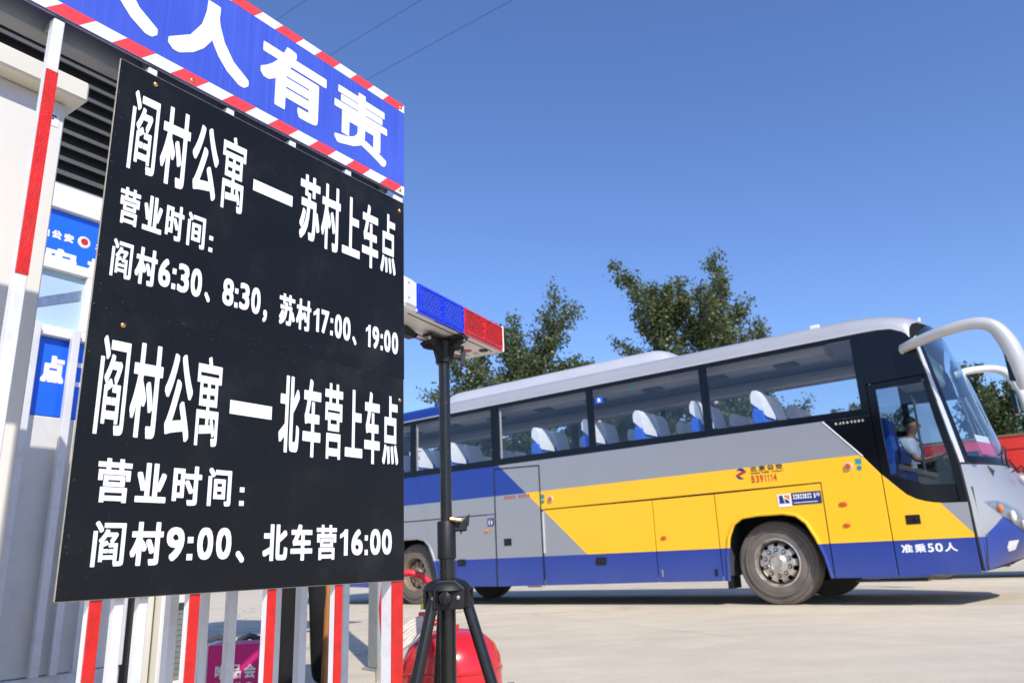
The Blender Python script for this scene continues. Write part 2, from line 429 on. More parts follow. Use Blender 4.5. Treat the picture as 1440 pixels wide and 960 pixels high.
# coach livery: flat paint areas in the coach's own metres (x forward from the middle, y from the centre line, z up)
BX, BY = 6.8, -1.25     # local = (s + BX, n + BY, z)
def livery_mat():
    m, nt, b = new_mat('coach_livery'); N, L = nt.nodes, nt.links
    tc = N.new("ShaderNodeTexCoord"); sp = N.new("ShaderNodeSeparateXYZ"); L.new(tc.outputs['Object'], sp.inputs[0])
    X, Y, Z = sp.outputs
    def mth(op, a, c):
        q = N.new("ShaderNodeMath"); q.operation = op
        for i, t in enumerate((a, c)):
            if isinstance(t, (int, float)): q.inputs[i].default_value = t
            else: L.new(t, q.inputs[i])
        return q.outputs[0]
    lt = lambda a, c: mth('LESS_THAN', a, c)
    gt = lambda a, c: mth('GREATER_THAN', a, c)
    AND = lambda a, c: mth('MULTIPLY', a, c)
    S = mth('SUBTRACT', X, BX)
    line = mth('SUBTRACT', mth('ADD', S, 7.22), mth('MULTIPLY', mth('SUBTRACT', 1.67, Z), 1.10))  # >0 on the yellow side
    yel = AND(AND(gt(Z, 0.706), lt(Z, mth('ADD', 1.72, mth('MULTIPLY', S, 0.006)))), gt(line, 0.0))
    tail = mth('SUBTRACT', mth('ADD', S, 1.48), mth('MULTIPLY', mth('SUBTRACT', 1.08, Z), 0.77))   # >0 beyond the door's grey corner
    yel = AND(yel, lt(tail, 0.0))
    # front: blue skirt edge rises to a peak under the headlight
    ya = mth('DIVIDE', mth('ABSOLUTE', Y, 0), 1.25)
    rp = N.new("ShaderNodeValToRGB"); cr = rp.color_ramp; cr.interpolation = 'LINEAR'
    cr.elements[0].position = 0.0; cr.elements[0].color = (0.72,) * 3 + (1,)
    cr.elements[1].position = 1.0; cr.elements[1].color = (0.706,) * 3 + (1,)
    for p, c in ((0.45, 0.74), (0.60, 0.77), (0.80, 0.91), (0.935, 0.74), (0.94, 0.706)):
        e = cr.elements.new(p); e.color = (c,) * 3 + (1,)
    L.new(ya, rp.inputs[0])
    blue = lt(Z, rp.outputs[0])
    band = AND(AND(gt(Z, 1.675), lt(Z, 2.5)), lt(line, 0.0))
    rear = AND(gt(Z, 2.9), lt(S, -9.05))
    blue = mth('MAXIMUM', mth('MAXIMUM', blue, band), rear)
    no = N.new("ShaderNodeTexNoise"); no.inputs['Scale'].default_value = 1.2; no.inputs['Detail'].default_value = 8; L.new(tc.outputs['Object'], no.inputs[0])
    def mix(f, a, c):
        q = N.new("ShaderNodeMix"); q.data_type = 'RGBA'; L.new(f, q.inputs['Factor'])
        for k, t in (('A', a), ('B', c)):
            if isinstance(t, tuple): q.inputs[k].default_value = (*t, 1)
            else: L.new(t, q.inputs[k])
        return q.outputs['Result']
    c = mix(yel, (0.45, 0.445, 0.44), (1.0, 0.55, 0.010))
    c = mix(blue, c, (0.010, 0.042, 0.285))
    # road dust on the skirt
    d1 = N.new("ShaderNodeMapRange"); d1.inputs['From Min'].default_value = 0.75; d1.inputs['From Max'].default_value = 0.25; d1.inputs['To Max'].default_value = 0.16
    L.new(Z, d1.inputs[0])
    dm = mth('MULTIPLY', d1.outputs[0], no.outputs[0])
    dm = mth('ADD', dm, 0.004)
    c = mix(dm, c, (0.40, 0.37, 0.32))
    L.new(c, b.inputs['Base Color'])
    silver = mth('MULTIPLY', mth('SUBTRACT', 1.0, yel), mth('SUBTRACT', 1.0, blue))
    L.new(mth('MULTIPLY', silver, 0.6), b.inputs['Metallic'])
    r2 = N.new("ShaderNodeMapRange"); r2.inputs['To Min'].default_value = 0.36; r2.inputs['To Max'].default_value = 0.50; L.new(no.outputs[0], r2.inputs[0])
    L.new(r2.outputs[0], b.inputs['Roughness'])
    b.inputs['Coat Weight'].default_value = 0.35; b.inputs['Coat Roughness'].default_value = 0.05
    n2 = N.new("ShaderNodeTexNoise"); n2.inputs['Scale'].default_value = 1.6; n2.inputs['Detail'].default_value = 2; L.new(tc.outputs['Object'], n2.inputs[0])
    bp = N.new("ShaderNodeBump"); bp.inputs['Strength'].default_value = 0.35; bp.inputs['Distance'].default_value = 0.02
    L.new(n2.outputs[0], bp.inputs['Height']); L.new(bp.outputs[0], b.inputs['Normal'])
    return m
M['livery'] = livery_mat()
def roof_mat():
    m = pm('roof_paint', (0.50, 0.50, 0.50), 0.32, 0.25, var=0.05, vs=2, coat=0.3, dirt=(0.40, 0.38, 0.34), dirt_amt=0.3, dirt_scale=1.5)
    nt = m.node_tree; N, L = nt.nodes, nt.links; b = N["Principled BSDF"]
    src = b.inputs['Base Color'].links[0].from_socket
    tc = N.new("ShaderNodeTexCoord"); sp = N.new("ShaderNodeSeparateXYZ"); L.new(tc.outputs['Object'], sp.inputs[0])
    lt = N.new("ShaderNodeMath"); lt.operation = 'LESS_THAN'; lt.inputs[1].default_value = -9.05 + BX; L.new(sp.outputs[0], lt.inputs[0])
    mx = N.new("ShaderNodeMix"); mx.data_type = 'RGBA'; mx.inputs['B'].default_value = (0.010, 0.042, 0.285, 1)
    L.new(lt.outputs[0], mx.inputs['Factor']); L.new(src, mx.inputs['A']); L.new(mx.outputs['Result'], b.inputs['Base Color'])
    return m
M['roof_paint'] = roof_mat()
M['roof_paint'].node_tree.nodes['Principled BSDF'].inputs['Coat Weight'].default_value = 0.8
M['roof_paint'].node_tree.nodes['Principled BSDF'].inputs['Coat Roughness'].default_value = 0.03

# ------------------------------------------------------------------ lettering
_gl = {}
def glyph(ch):
    if ch in _gl: return _gl[ch]
    c = bpy.data.curves.new('glyph', 'FONT'); c.body = ch; c.resolution_u = 4
    o = bpy.data.objects.new('glyph', c); COL.objects.link(o)
    dg = bpy.context.evaluated_depsgraph_get()
    me = o.evaluated_get(dg).to_mesh()
    v = [(p.co.x, p.co.y) for p in me.vertices]; f = [tuple(p.vertices) for p in me.polygons]
    o.evaluated_get(dg).to_mesh_clear()
    bpy.data.objects.remove(o); bpy.data.curves.remove(c)
    xs = [p[0] for p in v]; ys = [p[1] for p in v]
    _gl[ch] = (v, f, min(xs), max(xs), min(ys), max(ys))
    return _gl[ch]

def letter(mb, ch, x0, x1, z0, z1, y, bx=0.0, bz=0.0, shear=0.0):
    """one character as flat vinyl facing -y, filling the box x0..x1, z0..z1; strokes thickened by bx, bz metres"""
    if ch == '1':      # heavy gothic figure one
        w, h = x1 - x0, z1 - z0
        P = [(.52, 0), (1, 0), (1, 1), (.60, 1), (.42, .90), (0, .80), (0, .64), (.52, .74)]
        mb.add([(x0 + p * w, y, z0 + q * h) for p, q in P], [(0, 1, 2, 3, 4, 7), (4, 5, 6, 7)]); return
    v, f, a, b_, c, d = glyph(ch)
    X0, X1, Z0, Z1 = x0 + bx, x1 - bx, z0 + bz, z1 - bz
    sx = (X1 - X0) / max(b_ - a, 1e-6); sz = (Z1 - Z0) / max(d - c, 1e-6)
    sh = [(0, 0)]
    if bx or bz:
        m_ = 36 if max(bx, bz) > .009 else (20 if max(bx, bz) > .0035 else 12)
        for k in range(m_):
            cu, su = math.cos(2 * math.pi * (k + .5) / m_), math.sin(2 * math.pi * (k + .5) / m_)
            w_ = max(abs(cu), abs(su)) ** (.95 if max(bx, bz) > .009 else .8)        # between a round and a square nib
            sh.append((cu / w_, su / w_))
        if max(bx, bz) > .009: sh += [(.5, .5), (-.5, .5), (.5, -.5), (-.5, -.5)]
    for k, (i, j) in enumerate(sh):
        yy = y - 0.000012 * k
        mb.add([(X0 + (p[0] - a) * sx + i * bx + shear * (p[1] - c) * sz, yy, Z0 + (p[1] - c) * sz + j * bz) for p in v], f)

def quad(mb, x0, x1, z0, z1, y):
    """flat vinyl rectangle facing -y"""
    mb.add([(x0, y, z0), (x1, y, z0), (x1, y, z1), (x0, y, z1)], [(0, 1, 2, 3)])

# ------------------------------------------------------------------ ground
g = MB(); 
g.grid(lambda u, v: ((u - 0.5) * 2400, (v - 0.5) * 2400 + 400, 0), 40, 40)
tag(g.build('ground', ground_mat(), fix=False), kind='structure')

# ================================================================== COACH
BD = Vector((0.79595269, -0.60535883, 0)); BN = Vector((0.60535883, 0.79595269, 0))
def bus_world(s, n, z=0): return BD * s + BN * (n + 9.705) + Vector((0, 0, z))
BUS_RZ = math.atan2(BD.y, BD.x)
coach = empty('coach', bus_world(-BX, -BY), BUS_RZ)
tag(coach, 'silver, yellow and blue coach with black glazing turning across the concrete yard', 'coach')
OFF = (BX, BY, 0)
def bb(mb, name, mat, parent=coach, smooth=False, bevel=0.0, label=None):
    o = mb.move(OFF).build(name, M[mat], parent, smooth, bevel=bevel)
    if label: o['label'] = label
    return o
YN, YF = 0.0, 2.5
ARCH = [(-.66, .30), (-.645, .60), (-.60, .84), (-.52, .99), (-.40, 1.065), (-.20, 1.085), (.12, 1.085), (.28, 1.05), (.39, .95), (.48, .78), (.555, .56), (.60, .31)]
REND = -12.62
SEAM = [(0.33, -1.205), (0.7, -1.21), (1.08, -1.215), (1.5, -1.235), (1.75, -1.27), (2.0, -1.305), (2.3, -1.35), (2.6, -1.395), (2.85, -1.43), (3.0, -1.455)]
def seam(z): return float(np.interp(z, [a for a, _ in SEAM], [b for _, b in SEAM]))
CF, CR = -3.37, -9.73
def side(y0, y1, near=True):
    """one flank: hatches, doors, waist panel as separate panels with open joints"""
    def P(poly, name, out=0.0, label=None):
        d = -out if near else out
        return bb(MB().prism(poly, y0 + d, y1), name, 'livery', bevel=0.007, label=label)
    t = 1.388
    P([(REND, .36), (-10.92, .30), (-10.92, t), (REND, t)], 'hatch')
    P([(-10.91, .30)] + [(CR + a, z) for a, z in ARCH] + [(-8.76, .29), (-8.76, t), (-10.91, t)], 'wheel_panel')
    P([(-8.75, .29), (-7.87, .28), (-7.87, t), (-8.75, t)], 'hatch')
    P([(-6.94, .285), (-5.05, .30), (-5.05, t + .004), (-6.94, t)], 'hatch')
    P([(-5.038, .30), (-4.13, .30), (-4.13, t + .01), (-5.038, t + .004)], 'hatch')
    P([(-4.118, .30)] + [(CF + a, z) for a, z in ARCH] + [(-2.742, .31), (-2.742, t + .03), (-4.118, t + .01)], 'wheel_panel')
    P([(REND, t + .012), (-7.87, t + .012), (-7.87, 2.16), (REND, 2.16)], 'waist_panel', 0.012)
    P([(-6.94, t + .012), (-2.73, t + .042), (-2.73, .31), (-2.045, .31), (-2.045, 1.462), (-2.21, 1.69), (-2.60, 2.16), (-6.94, 2.16)], 'waist_panel', 0.012)
    # flared lips round the wheels
    for c in (CF, CR):
        mb = MB()
        pts = [(c + a * 1.015, (y0 - .006 if near else y0 + .006), z + (0.012 if z > .9 else 0)) for a, z in ARCH]
        mb.tube(pts, 0.022, 8)
        bb(mb, 'wheel_arch_lip', 'livery', smooth=True)
side(0.0, 0.03, True)
side(2.5, 2.47, False)
# service door amidships, near side
sd = bb(MB().prism([(-7.848, .28), (-6.962, .285), (-6.962, 2.07), (-7.848, 2.10)], -0.008, 0.03), 'service_door', 'livery', bevel=0.004)
mb = MB()
for a, b_ in (((-7.86, .28), (-7.86, 2.11)), ((-7.86, 2.11), (-6.95, 2.08)), ((-6.95, 2.08), (-6.95, .28))):
    mb.tube([(a[0], -.006, a[1]), (b_[0], -.006, b_[1])], 0.010, 6)
bb(mb, 'door_seal', 'black_rubber', sd)
bb(MB().box(-7.25, -7.0, -0.03, 0.0, .265, .28).box(-2.5, -1.75, -.02, .3, .262, .285), 'step_tread', 'black_steel')
bb(MB().prism([(-7.86, 2.115), (-6.94, 2.085), (-6.94, 2.16), (-7.86, 2.16)], -0.010, 0.03), 'door_header', 'livery')
# grey pull trim by the service door edge
bb(MB().box(-6.925, -6.905, -.02, 0, .75, 1.36), 'door_trim', 'silver')

# far side infill door
bb(MB().prism([(-7.86, .28), (-6.95, .285), (-6.95, 2.16), (-7.86, 2.16)], 2.47, 2.5), 'side_panel', 'livery')
bb(MB().prism([(-2.035, .31), (-1.2, .33), (-1.215, 1.5), (-2.2, 1.72), (-2.035, 1.45)], 2.47, 2.5), 'side_panel', 'livery')

# passenger door (near side front): painted lower leaf, black glazed upper
CURVE = [(-2.033, 1.452), (-1.93, 1.335), (-1.81, 1.205), (-1.72, 1.15), (-1.64, 1.12), (-1.55, 1.098), (-1.46, 1.086), (-1.222, 1.078)]
fd = bb(MB().prism([(-2.033, .31), (-1.222, .345)] + CURVE[::-1], -0.012, 0.03), 'front_door', 'livery', bevel=0.004)
# glazing frame round the door pane
def strip(poly, name='door_frame', parent=fd, mat='black_gloss', y0=-0.006, y1=0.03):
    return bb(MB().prism(poly, y0, y1), name, mat, parent)
strip([(-2.033, 1.46), (-1.945, 1.36), (-1.945, 2.52), (-2.033, 2.52)])
strip([(-1.943, 2.455), (seam(2.45) - .06, 2.455), (seam(2.45) - .06, 2.535), (-1.943, 2.52)])
strip([(seam(1.084), 1.086), (seam(1.5), 1.5), (seam(2.0), 2.0), (seam(2.3), 2.3), (seam(2.53), 2.53), (seam(2.45) - .058, 2.455), (seam(2.0) - .075, 2.0), (seam(1.5) - .075, 1.5), (seam(1.5) - .075, 1.086)])
strip([(-1.943, 1.357)] + [(a, z + .008) for a, z in CURVE[2:-1]] + [(seam(1.1) - .077, 1.088), (seam(1.1) - .077, 1.28), (-1.6, 1.30), (-1.943, 1.44)])
bb(MB().prism([(-1.95, 1.35), (-1.75, 1.2), (-1.28, 1.2), (-1.30, 1.5), (seam(2.0) - .07, 2.0), (seam(2.46) - .05, 2.46), (-1.95, 2.46)], 0.008, 0.012), 'pane', 'door_glass', fd)
# vertical dark post line and grab rail seen through the door pane
bb(MB().tube([(-1.62, .25, 1.3), (-1.60, .25, 2.3), (-1.66, .5, 2.4)], .014, 8), 'grab_rail', 'steel')
bb(MB().box(-2.062, -2.012, .031, .045, .33, 3.14).box(-2.0, -1.36, .031, .045, 2.50, 2.57), 'door_jamb', 'black_rubber')
# recessed lock of the front door
lk = bb(MB().box(-1.865, -1.715, -.020, -.011, .875, .978, .006), 'lock_plate', 'black_plastic', fd)
bb(MB().lathe([(.0, -.034), (.018, -.033), (.022, -.026), (.022, -.02)], (-1.762, 0, .93), 14, 'y').box(-1.85, -1.80, -.027, -.019, .90, .955, .003), 'handle', 'black_steel', fd)

# black triangle ahead of the last window and the black header panels
bb(MB().prism([(-2.585, 2.155), (-2.043, 1.47), (-2.043, 2.155)], -0.008, 0.03), 'black_corner_panel', 'black_gloss')
mb = MB().tube([(-2.60, -.016, 2.15), (-2.205, -.016, 1.685)], .0075, 6)
bb(mb, 'white_trim', 'vinyl')
TOPZ = 3.17
TOPC = [(-1.78, 3.165), (-1.65, 3.145), (-1.56, 3.105), (-1.50, 3.05), (-1.462, 2.98)]
bb(MB().prism([(-2.043, 2.535), (seam(2.55), 2.55), (seam(2.85), 2.85)] + TOPC[::-1] + [(-2.043, TOPZ)], -0.006, 0.03), 'black_header_panel', 'black_gloss')
bb(MB().prism([(-2.043, 1.86), (seam(1.86), 1.86), (seam(2.0), 2.0), (seam(2.53), 2.53), (seam(2.60), 2.60), (-2.043, 2.62)], 2.488, 2.492), 'driver_window', 'coach_glass')

bb(MB().prism([(-2.043, 2.62), (seam(2.60), 2.60), (seam(2.85), 2.85)] + TOPC[::-1] + [(-2.043, TOPZ)], 2.47, 2.506), 'black_header_panel', 'black_gloss')
bb(MB().prism([(-2.2, 1.5), (seam(1.5), 1.5), (seam(1.86), 1.86), (-2.2, 1.86)], 2.47, 2.506), 'black_side_panel', 'black_gloss')
bb(MB().box(-2.05, -1.50, .5, 2.42, 2.78, 3.10, .03), 'overhead_locker', 'interior_grey')
bb(MB().prism([(-1.945, 1.34), (-1.75, 1.19), (-1.27, 1.19), (-1.27, 1.42), (-1.945, 1.46)], .10, .13), 'door_inner_panel', 'interior_dark')
bb(MB().box(-2.0, -1.70, .5, 1.35, 1.06, 1.50, .02), 'stair_rail_panel', 'interior_dark')
# window band: rails, pillars, panes on both flanks
WIN = [(-12.35, -11.15), (-11.05, -9.79), (-9.68, -7.895), (-7.745, -6.0), (-5.895, -4.15), (-4.04, -2.135)]
def zb(s): return 2.285 + (-7.0 - s) * -0.0 if s < -7.6 else 2.27 - (s + 7.6) * 0.006
for near in (True, False):
    y0, y1 = (-0.006, 0.035) if near else (2.506, 2.465)
    zt_ = 0 if near else .045
    bb(MB().prism([(REND, 3.105 + zt_), (-2.045, 3.115 + zt_), (-2.045, TOPZ + zt_), (REND, TOPZ + zt_)], y0, y1), 'window_top_rail', 'black_gloss')
    bb(MB().prism([(REND, 2.165), (-2.045, 2.165), (-2.045, 2.245), (-7.6, 2.268), (REND, 2.268)], y0, y1), 'window_bottom_rail', 'black_gloss')
    xs = [REND] + [v for w in WIN for v in w] + [-2.045]
    for i in range(0, len(xs), 2):
        bb(MB().prism([(xs[i], 2.25), (xs[i + 1], 2.25), (xs[i + 1], 3.11 + zt_), (xs[i], 3.11 + zt_)], y0 + (0.002 if near else -.002), y1), 'window_pillar', 'black_gloss')
    for a, b_ in WIN:
        yg = 0.004 if near else 2.496
        bb(MB().box(a - .02, b_ + .02, min(yg, yg + (.004 if near else -.004)), max(yg, yg + (.004 if near else -.004)), 2.23, 3.12 + zt_), 'window_pane', 'coach_glass')
# pale strips modelled as highlights on the window rubber, latches inside near windows
for s in (-9.66, -7.73, -5.88, -4.02):
    mb = MB().box(s, s + .022, .03, .05, 2.27, 3.08) if s in (-9.66, -7.73) else MB()
    mb.ball((s + .05, .06, 2.62), .022, 10, 6, (1.6, 1, 1))
    bb(mb, 'latch_and_highlight', 'hose', smooth=True)

# roof with front cap
PRO = [(-1.0, 3.17), (-.993, 3.255), (-.965, 3.335), (-.90, 3.395), (-.76, 3.44), (-.5, 3.468), (-.25, 3.48), (0, 3.485)]
PRO = PRO + [(-t, z) for t, z in PRO[-2::-1]]
def roof_pt(u, t, zp):
    """u 0..1 round the front cap"""
    L_ = 0.86 - .14 * abs(t) ** 2.6
    Zd = 0.19 + 0.0 * abs(t)
    return (-2.2 + L_ * math.sin(u * math.pi / 2), 1.25 + t * (1.25 - .03 * u), zp - Zd * (1 - math.cos(u * math.pi / 2)) ** 0.9)
mb = MB(); st = []
for s in np.linspace(REND, -2.2, 25): st.append([(s, 1.25 + t * 1.25, z - 0.12 * max(0, (-12.0 - s)) ** 1.3) for t, z in PRO])
for u in np.linspace(0, 1, 13)[1:]: st.append([roof_pt(u, t, z) for t, z in PRO])
n = len(PRO)
for r0 in st: mb.v += r0
for i in range(len(st) - 1):
    for k in range(n - 1):
        a = i * n + k; mb.f.append((a, a + 1, a + n + 1, a + n))
bb(mb, 'roof', 'roof_paint', smooth=True)
# drip rail on the roof edge
bb(MB().tube([(REND, -.012, 3.178), (-1.85, -.012, 3.178), (-1.66, -.012, 3.155), (-1.55, -.010, 3.10)], .010, 6), 'drip_rail', 'silver', smooth=True)
# roof air conditioner: low shell with rounded nose
def ac_pt(u, v):
    s = -9.3 + u * 4.55
    e = min(1, (1 - u) / 0.085) ; e2 = min(1, u / 0.06)
    h = 0.25 * math.sqrt(max(0, 1 - (1 - e) ** 2)) * math.sqrt(max(0, 1 - (1 - e2) ** 2))
    t = v * 2 - 1
    w = 0.92
    return (s, 1.25 + t * w, 3.44 + (h + .02) * max(0, 1 - abs(t) ** 5) ** 0.5)
mb = MB().grid(ac_pt, 60, 26)
ac = bb(mb, 'air_conditioner', 'silver', smooth=True)
mb = MB()
for k in range(16):
    s = -9.0 + k * .22
    mb.box(s, s + .13, .47, .49, 3.50 + .004 * (k % 2), 3.545)
bb(mb, 'vent_slot', 'white_plastic', ac)
bb(MB().box(-8.8, -5.7, .62, .66, 3.655, 3.672, .004).box(-8.8, -5.7, .95, .99, 3.682, 3.70, .004), 'shell_rib', 'white_plastic', ac)
bb(MB().box(-2.62, -2.5, .12, .22, 3.38, 3.43, .01), 'roof_marker', 'white_plastic')
bb(MB().tube([(-1.42, .55, 3.29), (-1.42, .55, 3.36)], .02, 8), 'roof_nozzle', 'white_plastic')

# front surface
SC = [(0.34, -1.05), (.42, -.95), (.55, -.80), (.66, -.68), (.8, -.60), (1.0, -.61), (1.2, -.69), (1.4, -.795), (1.5, -.845), (1.69, -.89), (2.04, -.97), (2.4, -1.05), (2.67, -1.115), (2.92, -1.20), (3.15, -1.275), (3.3, -1.335)]
def front_pt(z, t, out=0.0):
    sc = float(np.interp(z, [a for a, _ in SC], [b for _, b in SC]))
    se = seam(min(z, 3.0)) + .018
    s = sc + (se - sc) * abs(t) ** 2.4 + out
    return (s, 1.25 + t * 1.25, z)
TT = [math.sin(x) for x in np.linspace(-math.pi / 2, math.pi / 2, 41)]
def front_patch(z0, z1, nz, t0=-1, t1=1, out=0.0, zfun=None, nt=40):
    mb = MB()
    ts = [t for t in TT if t0 - 1e-6 <= t <= t1 + 1e-6]
    if t0 not in (-1,): ts = [t0] + [t for t in ts if t > t0 + .004]
    if t1 not in (1,): ts = [t for t in ts if t < t1 - .004] + [t1]
    for i in range(nz + 1):
        for t in ts:
            a = zfun(t) if zfun else (z0, z1)
            mb.v.append(front_pt(a[0] + (a[1] - a[0]) * i / nz, t, out))
    m_ = len(ts)
    for i in range(nz):
        for k in range(m_ - 1):
            q = i * m_ + k; mb.f.append((q, q + 1, q + m_ + 1, q + m_))
    return mb
ztop = lambda t: 3.295 - .30 * abs(t) ** 3.0
bb(front_patch(0, 0, 18, zfun=lambda t: (.345 + .12 * (1 - abs(t) ** 1.8), 1.50)), 'front_mask', 'livery', smooth=True)
bb(front_patch(0, 0, 24, -.90, .90, zfun=lambda t: (1.505, ztop(t))), 'windscreen', 'front_glass', smooth=True)
for a, b_ in ((-1, -.955), (.955, 1)):
    bb(front_patch(0, 0, 24, a, b_, zfun=lambda t: (1.505, ztop(t))), 'corner_post', 'silver', smooth=True)
for a, b_ in ((-.955, -.90), (.90, .955)):
    bb(front_patch(0, 0, 24, a, b_, .002, zfun=lambda t: (1.505, ztop(t))), 'windscreen_border', 'black_gloss', smooth=True)
bb(front_patch(0, 0, 3, -.90, .90, .003, zfun=lambda t: (ztop(t) - .13, ztop(t) + .004)), 'destination_glass', 'black_gloss', smooth=True)
bb(front_patch(0, 0, 3, -.90, .90, .003, zfun=lambda t: (1.503, 1.58)), 'windscreen_border', 'black_gloss', smooth=True)
M['teal_glass'] = glass('teal_sun_band', (0.42, 0.84, 0.74), 0.03)
bb(front_patch(0, 0, 3, -.90, .90, -.012, zfun=lambda t: (2.96 - .35 * (abs(t) > .84), ztop(t) - .13)), 'sun_band', 'teal_glass', smooth=True)
mb = MB()
for t in TT:
    q = front_pt(.345 + .12 * (1 - abs(t) ** 1.8) + .006, t, -.012)
    mb.v += [q, (min(q[0], -1.35), q[1], .42)]
for k in range(len(TT) - 1): mb.f.append((2 * k, 2 * k + 1, 2 * k + 3, 2 * k + 2))
bb(mb, 'under_tray', 'black_rubber')
# windscreen rubber seam below, door seam
bb(MB().tube([(seam(z) + .004, -.004, z) for z in (.35, .7, 1.08, 1.5, 2.0, 2.6, 2.95)], .009, 6), 'door_seal', 'black_rubber')
bb(MB().tube([front_pt(1.5, t, .004) for t in TT], .011, 6), 'windscreen_seal', 'black_rubber')
bb(MB().tube([front_pt(z, -.945, .001) for z in (.37, .5, .6, .7, .735)], .005, 6), 'bumper_joint', 'black_rubber')
# headlights and fog lamps, mirrored
def on_front(yz, out):
    return [front_pt(z, (y - 1.25) / 1.25, out) for y, z in yz]
HL = [(.115, 1.075), (.17, 1.085), (.25, 1.07), (.34, 1.02), (.42, .95), (.50, .86), (.56, .775), (.50, .755), (.42, .78), (.34, .84), (.26, .91), (.18, .99)]
for mir in (False, True):
    def mm(l): return [((2.5 - y) if mir else y, z) for y, z in l]
    def fan(l, out, name, mat, parent=coach):
        c = (sum(p[0] for p in l) / len(l), sum(p[1] for p in l) / len(l))
        inner = [((p[0] + c[0]) / 2, (p[1] + c[1]) / 2) for p in l]
        v = on_front(mm(l), 0.002) + on_front(mm(l), out * .8) + on_front(mm(inner), out) + on_front(mm([c]), out)
        k = len(l); f = []
        for i in range(k):
            j = (i + 1) % k
            f += [(i, j, k + j, k + i), (k + i, k + j, 2 * k + j, 2 * k + i), (2 * k + i, 2 * k + j, 3 * k)]
        return bb(MB().add(v, f), name, mat, parent, smooth=True)
    hl = fan(HL, .006, 'headlight', 'black_plastic')
    hl.data.materials[0] = M['steel']
    for y, z, r in ((.24, 1.0, .05), (.35, .91, .065), (.46, .82, .05)):
        p = front_pt(z, ((2.5 - y if mir else y) - 1.25) / 1.25, .012)
        bb(MB().ball(p, r, 14, 8, (.5, 1, 1)), 'reflector', 'amber' if r < .051 and y < .3 else 'lamp_silver' if 'lamp_silver' in M else 'white_plastic', hl, smooth=True)
    fan(HL, .055, 'lens', 'lamp_glass', hl)
    fan([(.30, .65), (.42, .66), (.45, .56), (.36, .54), (.31, .58)], .012, 'fog_lamp', 'white_plastic')
# grille slot and number-plate recess on the nose
bb(front_patch(.62, .74, 2, -.42, .42, .004), 'grille', 'black_plastic')
# wipers, convex mirror on the nose, card in the windscreen
for y0_ in (.75, 1.6):
    p = [front_pt(z, (y - 1.25) / 1.25, .03) for y, z in ((y0_, 1.46), (y0_ + .15, 1.60), (y0_ + .5, 1.72))]
    q = [front_pt(z, (y - 1.25) / 1.25, .02) for y, z in ((y0_ + .05, 1.62), (y0_ + .5, 1.74), (y0_ + .85, 1.80))]
    bb(MB().tube(p, .011, 6).tube(q, .009, 6), 'wiper', 'black_plastic')
p0 = Vector(front_pt(1.42, -.28, .0))
cm = bb(MB().tube([p0, p0 + Vector((.10, -.02, .06)), p0 + Vector((.14, -.05, .0))], .009, 8), 'front_mirror', 'black_steel')
bb(MB().ball(p0 + Vector((.15, -.06, -.03)), .06, 14, 10, (.7, 1, 1)), 'mirror_head', 'black_gloss', cm, smooth=True)
M['print_pink'] = pm('pink_card', (0.75, 0.05, 0.16), 0.6)
card = [front_pt(z, t, -.05) for z, t in ((1.62, -.62), (1.62, -.30), (1.82, -.30), (1.82, -.62))]
cd = bb(MB().add(card, [(0, 1, 2, 3)]), 'windscreen_card', 'print_pink')
cardw = [front_pt(z, t, -.048) for z, t in ((1.77, -.62), (1.77, -.30), (1.85, -.30), (1.85, -.62))]
bb(MB().add(cardw, [(0, 1, 2, 3)]), 'card_top', 'vinyl', cd)

# horn-shaped mirror arms
def horn(name_pts, rad, label, flat=1.0):
    mb = MB(); pts = [Vector(p) for p in name_pts]
    # smooth the path
    P2 = []; r2 = []
    for i in range(len(pts) - 1):
        p0_, p1, p2, p3 = pts[max(i - 1, 0)], pts[i], pts[i + 1], pts[min(i + 2, len(pts) - 1)]
        for k in range(6):
            t = k / 6
            P2.append(0.5 * ((2 * p1) + (-p0_ + p2) * t + (2 * p0_ - 5 * p1 + 4 * p2 - p3) * t * t + (-p0_ + 3 * p1 - 3 * p2 + p3) * t ** 3))
            r2.append(rad[i] * (1 - t) + rad[i + 1] * t)
    P2.append(pts[-1]); r2.append(rad[-1])
    mb.tube(P2, r2, 16)
    return bb(mb, 'mirror_arm', 'mirror_shell', smooth=True, label=label)
M['mirror_shell'] = pm('mirror_shell', (0.56, 0.55, 0.53), 0.3, 0.15, var=0.04, vs=4, coat=0.5)
a1 = horn([(-1.56, -.03, 2.88), (-1.40, -.14, 2.90), (-1.08, -.27, 2.94), (-.80, -.31, 2.955), (-.62, -.31, 2.89), (-.52, -.30, 2.71), (-.475, -.30, 2.50), (-.46, -.30, 2.30), (-.465, -.30, 2.16)],
          [.052, .060, .062, .064, .074, .088, .094, .082, .04], 'silver horn-shaped mirror arm')
bb(MB().box(-.572, -.50, -.35, -.25, 2.26, 2.58, .015), 'mirror_glass', 'black_gloss', a1)
bb(MB().ball((-1.58, -.01, 2.88), .055, 12, 8, (.7, .6, 1.2)), 'mirror_mount', 'steel', a1, smooth=True)
a2 = horn([(-1.40, 2.50, 2.95), (-1.22, 2.62, 3.0), (-1.05, 2.70, 3.01), (-.88, 2.74, 2.98), (-.75, 2.75, 2.88), (-.66, 2.75, 2.66), (-.62, 2.75, 2.42), (-.62, 2.75, 2.26)],
          [.045, .05, .052, .056, .066, .08, .08, .04], 'white far-side mirror arm')
a2.data.materials[0] = pm('white_shell', (0.80, 0.80, 0.78), 0.35, var=0.03, coat=0.4)
bb(MB().box(-.79, -.73, 2.66, 2.84, 2.32, 2.66, .015), 'mirror_glass', 'black_gloss', a2)

